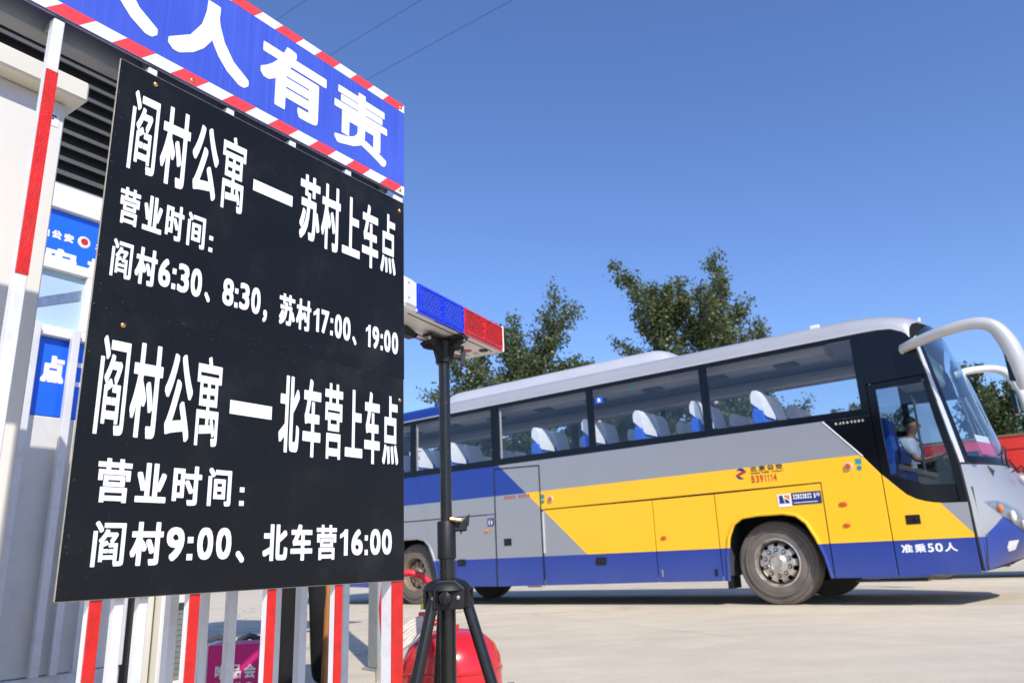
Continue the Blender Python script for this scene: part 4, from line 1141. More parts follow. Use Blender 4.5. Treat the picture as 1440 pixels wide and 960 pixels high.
def line(mb, L, bx, bz, y, off):
    for ch, x0, x1, z0, z1 in L:
        k = DENSE.get(ch, 1.0)
        if ch in ':：': quad(mb, x0 + off[0], x1 + off[0], z0 + off[2], z0 + (z1 - z0) * .27 + off[2], y); quad(mb, x0 + off[0], x1 + off[0], z1 - (z1 - z0) * .27 + off[2], z1 + off[2], y); continue
        letter(mb, ch, x0 + off[0], x1 + off[0], z0 + off[2], z1 + off[2], y, bx * k, bz * k)

def chars(L, bx, bz, y, off, parent):
    """every character a part of its own"""
    for row in L:
        mb = MB(); line(mb, [row], bx, bz, y, off)
        mb.build('character', M['vinyl'], parent, fix=False)

def notice_board(z0, z1, label, lines, dashes, screws):
    root = froot('notice_board', 1.125, NB, z0)
    tag(root, label, 'sign', 'black notice boards on the fence')
    off = (-1.125, 0, -z0)
    pts = [(.6818, z0), (1.5695, z0), (1.5665, z1), (.6818, z1)]
    MB().prism([(a + off[0], z + off[2]) for a, z in pts], 0.0, .0035).build('board', M['board'], root)
    mb = MB()
    for (p, q) in zip(pts, pts[1:] + pts[:1]):
        if p[1] == q[1] and abs(p[1] - 1.165) < .01: continue
        mb.tube([(p[0] + off[0], .002, p[1] + off[2]), (q[0] + off[0], .002, q[1] + off[2])], .0017, 6)
    mb.build('cut_edge', M['board_edge'], root)
    for L, bx, bz in lines:
        chars(L, bx, bz, -.0006, off, root)
    for x0, x1, a, b_ in dashes:
        mb = MB(); quad(mb, x0 + off[0], x1 + off[0], a + off[2], b_ + off[2], -.0006); mb.build('dash', M['vinyl'], root, fix=False)
    for a, z in screws:
        MB().lathe([(.0, -.0045), (.003, -.0042), (.0055, -.0022), (.0062, 0)], (a + off[0], 0, z + off[2]), 14, 'y').build('screw', M['brass'], root, True)
    # chips, scratches and dust near the edges
    rnd = random.Random(int(z0 * 100)); mb = MB()
    def speck(a, z, w, h):
        an = rnd.uniform(0, math.pi); n = 5; pts_ = []
        for k in range(n):
            t = 2 * math.pi * k / n; q = rnd.uniform(.5, 1)
            pts_.append((a + off[0] + w * q * math.cos(t) * math.cos(an) - h * q * math.sin(t) * math.sin(an), -.0003 - .00002 * rnd.random(), z + off[2] + w * q * math.cos(t) * math.sin(an) + h * q * math.sin(t) * math.cos(an)))
        mb.add(pts_, [tuple(range(n))])
    for _ in range(70): speck(rnd.uniform(.69, 1.56), rnd.uniform(z0 + .01, z1 - .01), rnd.uniform(.0003, .0011), rnd.uniform(.0002, .0006))
    for _ in range(40): speck(rnd.uniform(.69, 1.56), (z0 if z0 > 1 else z1) + rnd.uniform(-.02, .03) * (1 if z0 > 1 else -1), rnd.uniform(.0004, .0018), rnd.uniform(.0002, .0005))
    for _ in range(14): speck(.684 + abs(rnd.gauss(0, .006)), rnd.uniform(z0, z1), rnd.uniform(.0004, .002), rnd.uniform(.0002, .0007))
    mb.build('scuff', M['scuff'], root, fix=False)
    return root
notice_board(1.166, 1.721, 'upper black board with white timetable of two morning and two evening times', [(T1, .0023, .0044), (L2, .0020, .0025), (L3, .0020, .0024)], [(1.028, 1.148, 1.549, 1.579)], [(.762, 1.701), (1.548, 1.690)])
notice_board(.6155, 1.1650, 'lower black board with white timetable of one 9:00 and one 16:00 time', [(T4, .0025, .0047), (L5, .0027, .0029), (L6, .0026, .0028)], [(1.0035, 1.1165, .991, 1.022)], [(.748, 1.136), (1.551, 1.103)])

# blue slogan banner above
bnr = froot('slogan_banner', 1.0, NB, 1.747)
tag(bnr, 'long blue sheet-metal banner with white slogan and red-and-white striped edges', 'sign')
bo = (-1.0, 0, -1.747)
def zt(a): return 2.066
MB().box(-.30 - 1, 1.568 - 1, .0, .004, 0, 2.067 - 1.747).build('sheet', M['banner'], bnr)
MB().box(-.30 - 1, 1.570 - 1, .0045, .010, -.001, .012).box(1.564 - 1, 1.571 - 1, .0045, .016, 0, .32).build('folded_edge', M['beam'], bnr)
BL = [('人',0.778,0.997,1.811,2.000),('有',1.027,1.247,1.815,2.008),('责',1.278,1.491,1.807,2.009),('人',0.535,0.754,1.811,2.000)]
chars([BL[0], BL[1], BL[3]], .0085, .0080, -.0008, bo, bnr); chars([BL[2]], .0100, .0095, -.0008, bo, bnr)
# striped edging: top reds lean one way, bottom reds too
def stripes(z0, z1, first, per, wid, lean, n):
    mw = MB().box(-.30 - 1, 1.568 - 1, -.0004, .0002, z0 - 1.747, z1 - 1.747)
    mw.build('white_edging', M['stripe_white'], bnr)
    for k in range(n):
        a = first - k * per
        P = [(a, z0), (a + wid, z0), (a + wid + lean, z1), (a + lean, z1)]
        P = [(min(x, 1.5679), z) for x, z in P]
        if P[1][0] < -.3: break
        m_ = MB(); m_.add([(x - 1, -.0008, z - 1.747) for x, z in P], [(0, 1, 2, 3)])
        m_.build('red_stripe', M['stripe_red'], bnr, fix=False)
stripes(2.038, 2.0665, 1.471, .1355, .070, .026, 14)
stripes(1.7472, 1.7775, 1.461, .1338, .0655, .031, 14)
for a, z in ((.846, 1.758), (1.551, 2.050), (1.549, 1.759)):
    MB().lathe([(.0, -.0045), (.003, -.0042), (.0055, -.0022), (.0062, 0)], (a - 1, 0, z - 1.747), 14, 'y').build('screw', M['brass'], bnr, True)

# second, unlit row of bars behind the boards
rear = froot('folded_fence', 1.5, 1.86)
tag(rear, 'plain white barred fence section standing in the shade of the notice boards', 'fence')
for i, (c, w) in enumerate(((.623, .024), (.6725, .020), (.7165, .024), (.797, .020), (.845, .026), (.937, .022))):
    a = c * 1.86 - 1.5
    MB().box(a - w / 2, a + w / 2, -w / 2, w / 2, .05, .96, .0016).build('bar', M['white_paint'], rear)
for z0 in (.92, .08): MB().box(.56 * 1.86 - 1.5, 0.945 * 1.86 - 1.5, .016, .040, z0, z0 + .03, .002).build('rail', M['white_paint'], rear)

# ================================================================== TRIPOD AND LIGHT BAR
tp = Vector((-.245, 2.60, 0))
tri = empty('tripod_stand', tp, R(10))
tag(tri, 'black telescopic tripod stand carrying the red and blue light bar', 'tripod')
def tb(mb, name, mat, parent=tri, **k): return mb.build(name, M[mat], parent, **k)
tb(MB().tube([(0, 0, .70), (0, 0, 1.395)], .0195, 20), 'upper_pole', 'black_steel', smooth=True)
tb(MB().tube([(0, 0, .10), (0, 0, .72)], .0265, 20), 'lower_pole', 'black_steel', smooth=True)
cl = tb(MB().lathe([(.028, .668), (.031, .67), (.031, .785), (.028, .79)], (0, 0, 0), 20), 'clamp', 'black_plastic', smooth=True)
tb(MB().box(.02, .068, -.016, .010, .755, .785, .004).prism([(.045, .745), (.075, .775), (.078, .812), (.050, .785)], -.012, .006), 'clamp_knob', 'black_plastic', cl)
tb(MB().tube([(.01, -.03, .795), (.045, -.034, .790)], .007, 8), 'bolt', 'brass', cl, smooth=True)
# hub
hubp = [(0.0, .607), (.034, .607), (.060, .598), (.076, .583), (.080, .570), (.070, .566)]
hub = tb(MB().lathe(hubp, (0, 0, 0), 28), 'hub', 'black_plastic', smooth=True)
angs = [R(-22), R(98), R(218)]
for a in angs:
    c, s = math.cos(a), math.sin(a)
    Mx = Matrix(((c, -s, 0, 0), (s, c, 0, 0), (0, 0, 1, 0), (0, 0, 0, 1)))
    tb(MB().box(.02, .082, -.028, -.018, .515, .578, .003).box(.02, .082, .018, .028, .515, .578, .003).xf(Mx), 'bracket', 'black_plastic', hub)
    tb(MB().lathe([(.0, -.034), (.006, -.033), (.007, -.028)], (.058, 0, .548), 10, 'y').xf(Mx), 'bolt', 'steel', hub, smooth=True)
    lg_ = tb(MB().tube([tuple(Mx @ Vector((.058, 0, .555))), tuple(Mx @ Vector((.225, 0, .02)))], .0185, 16), 'leg', 'black_steel', smooth=True)
    tb(MB().tube([tuple(Mx @ Vector((.222, 0, .035))), tuple(Mx @ Vector((.231, 0, .0)))], [.024, .027], 14), 'rubber_foot', 'black_rubber', lg_, smooth=True)
Mf = Matrix.Rotation(R(-10), 4, 'Z')
tb(MB().prism([(-.052, .512), (.056, .512), (.062, .575), (.030, .602), (-.026, .602), (-.058, .575)], -.060, -.036).xf(Mf), 'hub_front', 'black_plastic', hub, bevel=0.004)
for x in (-.040, .040):
    tb(MB().lathe([(.0, -.066), (.006, -.065), (.0075, -.060)], (x, 0, .548), 12, 'y').xf(Mf), 'bolt', 'steel', hub, smooth=True)
# front knob on the hub and pole holes
tb(MB().lathe([(.0, -.052), (.012, -.051), (.020, -.046), (.021, -.034), (.013, -.03), (.013, -.024)], (0, -.036, .548), 10, 'y').box(-.006, .006, -.090, -.066, .53, .566, .003).xf(Mf), 'hub_knob', 'black_plastic', hub, smooth=True)
tb(MB().lathe([(.0, -.0205), (.0035, -.0203)], (.006, 0, 1.19), 10, 'y').lathe([(.0, -.0205), (.0035, -.0203)], (.007, 0, 1.02), 10, 'y'), 'pin_hole', 'soffit')

# light bar: origin under the bar's centre
LU = R(26.8)   # heading of the long axis east of north
lu = Vector((math.sin(LU), math.cos(LU), 0)); lp = Vector((-lu.y, lu.x, 0))
A = Vector((-.295, 2.30, 1.433))     # near front bottom corner
LEN, DEP, HGT = .583, .180, .098
lb = empty('light_bar', A + lu * LEN / 2 + lp * DEP / 2, math.atan2(lu.y, lu.x))
tag(lb, 'blue and red police light bar with white end caps on the tripod', 'light bar')
h2, d2 = LEN / 2, DEP / 2
def lbb(mb, name, mat, parent=lb, **k): return mb.build(name, M[mat], parent, **k)
lbb(MB().box(-h2 - .085, h2 - .012, -d2 + .006, d2 - .006, -.001, .012, .002).box(-h2 - .01, h2 - .02, -d2 + .03, d2 - .03, .012, HGT - .006), 'base', 'white_plastic')
M['lens_blue'] = pm('blue_lens', (0.012, 0.04, 0.80), 0.18, var=0.25, vs=60, coat=0.6)
M['lens_red'] = pm('red_lens', (0.64, 0.014, 0.012), 0.18, var=0.3, vs=60, coat=0.6)
M['lens_blue_b'] = pm('blue_facet', (0.02, 0.07, 0.55), 0.05, var=0.3, vs=90, coat=0.8)
M['lens_red_b'] = pm('red_facet', (0.42, 0.010, 0.010), 0.05, var=0.3, vs=90, coat=0.8)
mid = -.008
for nm, x0, x1, mat in (('blue_lens', -h2, mid - .0015, 'lens_blue'), ('red_lens', mid + .0015, h2 - .012, 'lens_red')):
    lens = lbb(MB().box(x0, x1, -d2, -d2 + .012, -.003, HGT - .006, .002).box(x0, x1, d2 - .012, d2, -.003, HGT - .006, .002).box(x0, x1, -d2, d2, HGT - .008, HGT + .001, .003), nm, mat)
    wdt = (x1 - x0) / 2
    for side_ in (-1, 1):
        fr_ = MB(); fc = MB()
        yy = side_ * d2
        for q in (0, 1):
            a0, a1 = x0 + q * wdt + .004, x0 + (q + 1) * wdt - .004
            yo = (yy - .004, yy + .001) if side_ < 0 else (yy - .001, yy + .004)
            fr_.box(a0, a1, yo[0], yo[1], .006, .011); fr_.box(a0, a1, yo[0], yo[1], .087, .092)
            fr_.box(a0, a0 + .004, yo[0], yo[1], .011, .087); fr_.box(a1 - .004, a1, yo[0], yo[1], .011, .087)
            nx, nz = 7, 6
            for i in range(nx):
                for k in range(nz):
                    cx = a0 + .009 + (a1 - a0 - .018) * (i + (.5 if k % 2 else 0)) / (nx - .5); cz = .020 + (.079 - .020) * k / (nz - 1)
                    rr = .0072
                    tip = yy + side_ * .0085
                    fc.add([(cx - rr, yy + side_ * .0002, cz), (cx, yy + side_ * .0002, cz - rr), (cx + rr, yy + side_ * .0002, cz), (cx, yy + side_ * .0002, cz + rr), (cx, tip, cz)],
                           [(0, 1, 4), (1, 2, 4), (2, 3, 4), (3, 0, 4)])
        lbb(fr_, 'lens_frame', mat, lens); lbb(fc, 'lens_facets', mat + '_b', lens)
# end caps
lbb(MB().box(-h2 - .085, -h2 - .0005, -d2 - .002, d2 + .002, -.004, HGT + .008, .016), 'end_cap', 'white_plastic')
lbb(MB().box(h2 - .0115, h2 + .002, -d2 - .002, d2 + .002, -.004, HGT + .003, .004), 'end_cap', 'white_plastic')
for z in (.03, .08):
    lbb(MB().lathe([(.0, -d2 - .0045), (.003, -d2 - .004), (.003, -d2 - .001)], (-h2 - .06, 0, z), 10, 'y'), 'screw', 'steel')
# underside details
lbb(MB().box(-h2 - .07, h2 - .03, -.055, -.050, -.002, .001).box(-h2 - .07, h2 - .03, .050, .055, -.002, .001), 'seam_line', 'soffit')
lbb(MB().lathe([(.0, -.004), (.017, -.004), (.019, -.0005)], (h2 - .095, .020, 0), 18), 'buzzer_port', 'print_red')
lbb(MB().lathe([(.0, -.005), (.017, -.005), (.019, -.0005)], (h2 - .065, -.035, 0), 18), 'knob', 'black_plastic')
lbb(MB().box(h2 - .055, h2 - .03, .0, .022, -.003, .0005), 'switch_plate', 'hose')
# mount plate and fork between bar and pole (belongs to the stand)
Ml = Matrix.Rotation(math.atan2(lu.y, lu.x) - R(10), 4, 'Z')
cen = (lb.location - Vector((tp.x, tp.y, 0)))
ti = Matrix.Rotation(-R(10), 4, 'Z')
cc = ti @ Vector((cen.x, cen.y, 0))
def tm(mb): return mb.xf(Ml).move((cc.x, cc.y, 0))
tb(tm(MB().box(-.020, .020, -.092, .092, 1.415, 1.426, .003).box(-.11, .11, -.02, .02, 1.413, 1.423, .003)), 'mount_plate', 'black_steel')
tb(tm(MB().prism([(-.098, 1.416), (-.090, 1.404), (-.045, 1.392), (-.028, 1.35), (.028, 1.35), (.045, 1.392), (.090, 1.404), (.098, 1.416)], -.012, .012)), 'bracket_web', 'black_plastic')
tb(tm(MB().prism([(-.090, 1.416), (-.082, 1.404), (-.040, 1.392), (-.028, 1.35), (.028, 1.35), (.040, 1.392), (.082, 1.404), (.090, 1.416)], -.012, .012, 'x')), 'bracket_web', 'black_plastic')
tb(MB().lathe([(.022, 1.335), (.030, 1.338), (.030, 1.395), (.034, 1.412), (.03, 1.416)], (0, 0, 0), 20), 'pole_socket', 'black_plastic', smooth=True)
tb(MB().box(.03, .075, -.010, .010, 1.352, 1.366, .003).prism([(.058, 1.33), (.072, 1.328), (.078, 1.38), (.062, 1.395)], -.016, .016), 'mount_knob', 'black_plastic')
for px, py in ((-.095, 0), (.095, 0), (0, -.08), (0, .08)):
    tb(tm(MB().lathe([(.0, 1.404), (.007, 1.405), (.008, 1.415)], (px, py, 0), 10)), 'bolt', 'steel')
tb(tm(MB().prism([(-.235, 1.395), (-.15, 1.398), (-.13, 1.415), (-.20, 1.430), (-.245, 1.405), (-.240, 1.380)], .02, .05)), 'side_arm', 'black_plastic')

# ================================================================== EXTINGUISHER
ex = empty('fire_extinguisher', (-.30, 3.12, 0), R(0))
tag(ex, 'red wheeled fire extinguisher with domed tank and beige hose behind the tripod', 'fire extinguisher')
def xb(mb, name, mat, parent=ex, **k): return mb.build(name, M[mat], parent, **k)
prof = [(.0, .03), (.12, .035), (.175, .07), (.19, .12), (.19, .27), (.186, .31), (.165, .355), (.125, .388), (.07, .405), (.03, .41), (.03, .425)]
xb(MB().lathe(prof, (.02, 0, 0), 40), 'tank', 'red_gloss', smooth=True)
xb(MB().lathe([(.191, .262), (.194, .266), (.194, .270), (.191, .274)], (.02, 0, 0), 40), 'weld_seam', 'red_gloss')
vx, vy = -.085, -.02
v = xb(MB().tube([(.02, 0, .41), (-.03, -.01, .435), (vx, vy, .440)], .012, 10).tube([(vx, vy, .43), (vx, vy, .475)], .011, 10), 'valve', 'red_dull', smooth=True)
xb(MB().box(vx - .018, vx + .008, vy - .02, vy + .005, .455, .478, .003), 'valve_block', 'red_gloss', v)
xb(MB().tube([(vx + .03, vy - .02, .47), (vx + .055, vy - .02, .475)], .010, 8), 'nozzle', 'steel', v)
xb(MB().box(vx - .008, vx + .04, vy - .03, vy - .026, .488, .510, .001), 'tag', 'lime', v)
for k in range(6):
    w = k * .014
    pts = [(-.085, -.03, .462 - k * .006), (-.13, -.06 - w * .3, .445 - w), (-.185, -.085, .405 - w * 1.1 + .01 * (k % 2)), (-.235, -.08 + w, .345 - w), (-.26, -.04, .27 - w), (-.22, .02, .18), (-.16, .06, .10)]
    xb(MB().tube(pts, .0085, 10), 'hose', 'hose', smooth=True)
fr = [(-.235, -.02, .36), (-.245, -.03, .50), (-.235, -.03, .585), (-.20, -.03, .618), (-.14, -.03, .626), (-.09, -.03, .612), (-.05, -.02, .575), (-.015, .02, .51), (.0, .08, .40), (.0, .19, .1)]
xb(MB().tube(fr, .0135, 12), 'handle', 'red_dull', smooth=True)
xb(MB().tube([(-.235, -.02, .36), (-.20, .06, .12)], .0135, 10), 'frame', 'red_dull', smooth=True)
for x in (-.22, .24):
    w_ = xb(MB().lathe([(.05, x - .02), (.085, x - .022), (.095, x - .012), (.095, x + .012), (.085, x + .022), (.05, x + .02)], (0, .14, .096), 24, 'x', True), 'wheel', 'black_rubber', smooth=True)
    xb(MB().lathe([(.0, x - .012), (.052, x - .012), (.052, x + .012), (.0, x + .012)], (0, .14, .096), 18, 'x'), 'rim', 'steel', w_)
xb(MB().tube([(-.22, .14, .096), (.24, .14, .096)], .01, 8), 'axle', 'black_steel')

# ================================================================== CARTON, BAG, POST
ct = empty('carton', (-1.20, 3.36, 0), R(4))
tag(ct, 'magenta gift carton with white side standing on the concrete behind the fence bars', 'carton')
MB().box(-.085, .115, -.09, .11, .0, .372, .004).build('box', M['pink'], ct)
MB().box(-.117, -.0855, -.088, .11, .0, .375, .004).build('side_panel', M['cardboard_white'], ct)
mb = MB()
for i, ch in enumerate('唯品会'): letter(mb, ch, -.052 + i * .057, -.052 + i * .057 + .046, .245, .298, -.0915, .0016, .0016)
for i, ch in enumerate('品牌特卖'): letter(mb, ch, -.055 + i * .042, -.055 + i * .042 + .026, .200, .232, -.0915, .0012, .0012)
mb.build('lettering', M['cardboard_white'], ct, fix=False)
bg = empty('bag', (-1.30, 3.62, 0.03), R(10))
tag(bg, 'grey-blue bag with dark handles lying behind the magenta carton', 'bag')
MB().grid(lambda u, v: (.13 * math.cos(2 * math.pi * u) * math.sin(math.pi * v) ** .6, .11 * math.sin(2 * math.pi * u) * math.sin(math.pi * v) ** .6, .165 - .165 * math.cos(math.pi * v)), 28, 14).build('sack', M['bag'], bg, True)
for x in (-.06, .07):
    MB().tube([(x - .05, -.03, .30), (x - .04, -.04, .335), (x, -.045, .35), (x + .04, -.04, .335), (x + .05, -.03, .27)], .015, 8).build('handle', M['interior_dark'], bg, True)

po = empty('steel_post', (-.955, 5.42, 0), R(38))
tag(po, 'grey square steel post with base plate standing between the fence bars', 'post')
MB().box(-.070, .070, -.070, .070, .012, 2.80, .006).build('shaft', M['post_grey'], po)
MB().box(-.10, .10, -.10, .10, .0, .012, .002).build('base_plate', M['post_grey'], po)
# unseen canopy added on that post to cast the shadow on the yard beyond
cn = empty('added_shade_canopy', fworld(3.9, 5.7, 0), FR)
tag(cn, 'unseen flat canopy added behind the notice boards to shade the yard', 'canopy')
MB().box(-1.3, 1.2, -1.0, 1.5, 2.80, 2.90, .01).build('shade_slab', M['post_grey'], cn)
MB().box(-.02, .10, -1.95, -1.0, 2.80, 2.88, .005).build('beam', M['post_grey'], cn)
MB().box(-1.25, -1.15, 1.38, 1.48, .0, 2.80).build('leg', M['post_grey'], cn)

# ================================================================== CABINS AT LEFT
# near white cabinet with a capped top
kb = froot('equipment_cabinet', .3, 2.3)
tag(kb, 'tall cream cabinet with a projecting cap at the left edge', 'cabinet')
ko = (-.3, -2.3, 0)
MB().box(-.6, .855, 2.105, 2.46, .0, 1.966, .004).move(ko).build('body', M['cabin_white'], kb)
MB().box(-.65, .885, 2.045, 2.515, 1.967, 2.03, .006).move(ko).build('cap', M['cabin_cap'], kb)
mb = MB().box(.790, .840, 2.1035, 2.1045, 1.885, 1.925).move(ko); lab = mb.build('sticker', M['vinyl'], kb)
mb = MB()
for r_i in range(3): quad(mb, .795, .832 - .006 * r_i, 1.913 - r_i * .009, 1.918 - r_i * .009, 2.1030)
mb.move(ko).build('lettering', M['navy'], lab, fix=False)

# guard cabin facade
cb = froot('guard_cabin', .9, 3.6)
tag(cb, 'white guard cabin with blue lettered panels, small window and dark slatted canopy', 'cabin')
co = (-.9, -3.6, 0)
def far(mb):
    """facade drawn at 2.75 m from the camera line, stands at 3.3 m"""
    mb.v = [(x * 1.2, y + .55, max(0.0, CAMH + (z - CAMH) * 1.2)) for x, y, z in mb.v]
    return mb
def cbb(mb, name, mat, parent=cb, **k): return far(mb).move(co).build(name, M[mat], parent, **k)
D = 2.75
Z = lambda r: r * D + CAMH
cbb(MB().box(-1.4, 1.520, D, 5.0, .36, 1.19, .004), 'wall', 'cabin_grey')
cbb(MB().box(-1.4, 1.520, D + .03, 5.0, 1.192, 2.05), 'wall', 'cabin_grey')
cbb(MB().box(-1.4, 1.530, D - .012, 5.0, .300, .358, .004), 'base_rail', 'white_paint')
for a in (-1.2, .2, 1.4): cbb(MB().box(a, a + .12, D + .05, D + .2, .0, .30), 'footing', 'post_grey')
cbb(MB().box(-1.4, 1.545, D - .02, D + .03, 1.945, 2.045, .003), 'head_band', 'cabin_white')
up_ = cbb(MB().box(.2, 1.50, D + .005, D + .029, 1.745, 1.943), 'blue_panel', 'panel_blue')
mb = MB()
x = 1.045
for ch in '房山公安':
    letter(mb, ch, x, x + .034, 1.834, 1.866, D + .0035, .0022, .0018); x += .042
letter(mb, '北', 1.285, 1.318, 1.834, 1.866, D + .0035, .002, .002)
far(mb).move(co).build('lettering', M['vinyl'], up_, fix=False)
mb = MB(); letter(mb, '安', 1.115, 1.225, 1.717, 1.80, D + .0035, .0055, .0045); letter(mb, '检', 1.262, 1.372, 1.717, 1.80, D + .0035, .005, .0045)
far(mb).move(co).build('lettering', M['vinyl'], up_, fix=False)
em = cbb(MB().lathe([(.0, D + .002), (.021, D + .003), (.023, D + .005)], (1.243, 0, 1.852), 20, 'y'), 'emblem', 'brass', up_)
em.data.materials[0] = M['cabin_cap']
far(MB().lathe([(.0, D + .0012), (.013, D + .0012)], (1.243, 0, 1.854), 16, 'y')).move(co).build('emblem_disc', M['stripe_red'], up_)
wf = cbb(MB().box(.2, 1.30, D - .022, D + .012, 1.712, 1.748, .002).box(.2, 1.30, D - .026, D + .012, 1.468, 1.502, .002).box(1.262, 1.300, D - .024, D + .012, 1.503, 1.711, .002).box(.2, .24, D - .024, D + .012, 1.503, 1.711, .002), 'window', 'cabin_white')
cbb(MB().box(.24, 1.262, D + .006, D + .010, 1.502, 1.712), 'pane', 'pane', wf)
cbb(MB().prism([(1.10, 1.56), (1.255, 1.625), (1.255, 1.665), (1.10, 1.595)], D + .0035, D + .005), 'pane_reflection', 'steel', wf)  # diagonal strip set on the pane as a modelled reflection
lo = cbb(MB().box(.2, 1.50, D + .004, D + .029, 1.193, 1.466), 'blue_panel', 'panel_blue')
mb = MB(); letter(mb, '点', 1.155, 1.232, 1.308, 1.405, D + .0025, .006, .005); letter(mb, '站', 1.05, 1.128, 1.308, 1.405, D + .0025, .006, .005); letter(mb, '卫', 1.262, 1.34, 1.308, 1.395, D + .0025, .006, .005)
far(mb).move(co).build('lettering', M['vinyl'], lo, fix=False)
# square mullions in front of the lower facade
for a in (.4085 * (D - .04), .457 * (D - .04)):
    cbb(MB().box(a - .013, a + .013, D - .052, D - .026, .36, 1.50, .002), 'mullion', 'white_paint')
cbb(MB().box(1.500, 1.530, D - .03, D + .03, .362, 2.75, .003), 'corner_post', 'cabin_grey')
for q, w in ((.478, .022), (.5025, .015)):
    a = q * (D - .04)
    cbb(MB().box(a - w / 2 * 1.1, a + w / 2 * 1.1, D - .052, D - .026, .36, 1.19, .002), 'mullion', 'white_paint')
# dark slats above
for k in range(15):
    z = 2.065 + k * .056
    cbb(MB().prism([(D - .05, z), (D - .055, z + .012), (D - .020, z + .030), (D - .012, z + .026), (D - .030, z + .006)], -1.4, 1.52, 'x'), 'slat', 'louvre')
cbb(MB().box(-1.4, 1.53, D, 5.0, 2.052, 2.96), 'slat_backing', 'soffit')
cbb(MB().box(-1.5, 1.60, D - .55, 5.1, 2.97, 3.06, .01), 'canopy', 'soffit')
cbb(MB().prism([(D - .54, 2.97), (D - .02, 2.97), (D - .02, 2.72), (D - .10, 2.80)], .30, .33, 'x'), 'bracket', 'soffit')
cbb(MB().prism([(D - .54, 2.97), (D - .02, 2.97), (D - .02, 2.72), (D - .10, 2.80)], 1.10, 1.13, 'x'), 'bracket', 'soffit')
# scribbled figure and rust spot on the wall: a tiny handwritten 3
mb = MB(); letter(mb, '3', 1.345, 1.358, .868, .892, D - .0006)
far(mb).move(co).build('pencil_mark', M['post_grey'], cb, fix=False)

# cream framed unit with mesh doors behind the bars
un = froot('mesh_cabinet', 2.1, 3.4)
tag(un, 'cream-framed cabinet with grey-green mesh door seen through the bars', 'cabinet')
uo = (-2.1, -3.4, 0)
def ub(mb, name, mat, parent=un): return mb.move(uo).build(name, M[mat], parent)
D3 = 3.3
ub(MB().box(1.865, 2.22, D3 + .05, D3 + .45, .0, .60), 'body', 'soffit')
ub(MB().box(1.915, 1.965, D3 - .01, D3 + .05, .0, .62, .003), 'frame', 'cabin_cap')
ub(MB().box(1.995, 2.055, D3 - .02, D3 + .05, .0, .60, .003).box(2.055, 2.205, D3 - .01, D3 + .05, .53, .60, .003).box(2.055, 2.205, D3 - .01, D3 + .05, .12, .205, .003), 'frame', 'cabin_white')
ub(MB().box(2.175, 2.225, D3 - .02, D3 + .45, .0, .602, .003), 'frame', 'cabin_white')
mb = MB()
for k in range(14): mb.box(2.055, 2.175, D3 + .021, D3 + .026, .208 + k * .023, .222 + k * .023)
ms = ub(mb, 'mesh', 'mesh_green'); ms['kind'] = 'stuff'
ub(MB().box(2.055, 2.175, D3 + .0235, D3 + .034, .205, .53), 'mesh_backing', 'mesh_green')

# ================================================================== RED AND WHITE VEHICLE BEYOND
rv = empty('truck', bus_world(.2, 7.0), BUS_RZ)
tag(rv, 'red truck with white lower body parked behind the nose of the coach', 'truck')
def rb(mb, name, mat, parent=rv, **k): return mb.build(name, M[mat], parent, **k)
rb(MB().box(-3.6, 5.0, 0, 2.4, 1.86, 2.50, .03), 'body', 'truck_red')
for i in range(7):
    x = -3.5 + i * 1.2
    rb(MB().box(x, x + 1.15, -.03, .0, 2.27, 2.48, .01), 'locker_door', 'truck_red')
    rb(MB().box(x, x + 1.15, -.03, .0, 1.90, 2.245, .01), 'locker_door', 'truck_red')
rb(MB().box(-3.6, 5.0, .05, 2.35, .75, 1.855, .02), 'lower_body', 'truck_white')
rb(MB().box(-3.5, 4.9, .2, 2.2, .45, .75), 'chassis', 'black_rubber')
rb(MB().box(-3.6, 5.0, -.05, -.01, 2.503, 2.545, .005), 'roof_rail', 'gold')
rb(MB().box(5.02, 6.9, 0, 2.4, .6, 2.55, .12), 'cab', 'truck_red')
rb(MB().box(5.4, 6.4, -.012, .0, 1.6, 2.3, .02), 'cab_window', 'black_gloss')
for x in (.62, .92):
    rb(MB().ball((x, .12, 2.64), .13, 16, 10, (1, 1, 1.0)), 'beacon', 'truck_red', smooth=True)
mb = MB()
for i, ch in enumerate('消防'): letter(mb, ch, 1.0 + i * .45, 1.32 + i * .45, 1.93, 2.22, -.035, .012, .012)
mb.build('lettering', M['vinyl'], rv, fix=False)
for x in (-3.05, 4.0, 5.8):
    w_ = rb(MB().lathe([(.25, .0), (.42, .0), (.48, .05), (.48, .25), (.42, .3), (.25, .3)], (x, 0, .485), 32, 'y', True), 'wheel', 'rubber', smooth=True)
    rb(MB().lathe([(.0, .06), (.15, .05), (.26, .01)], (x, 0, .485), 24, 'y'), 'rim', 'steel', w_, smooth=True)

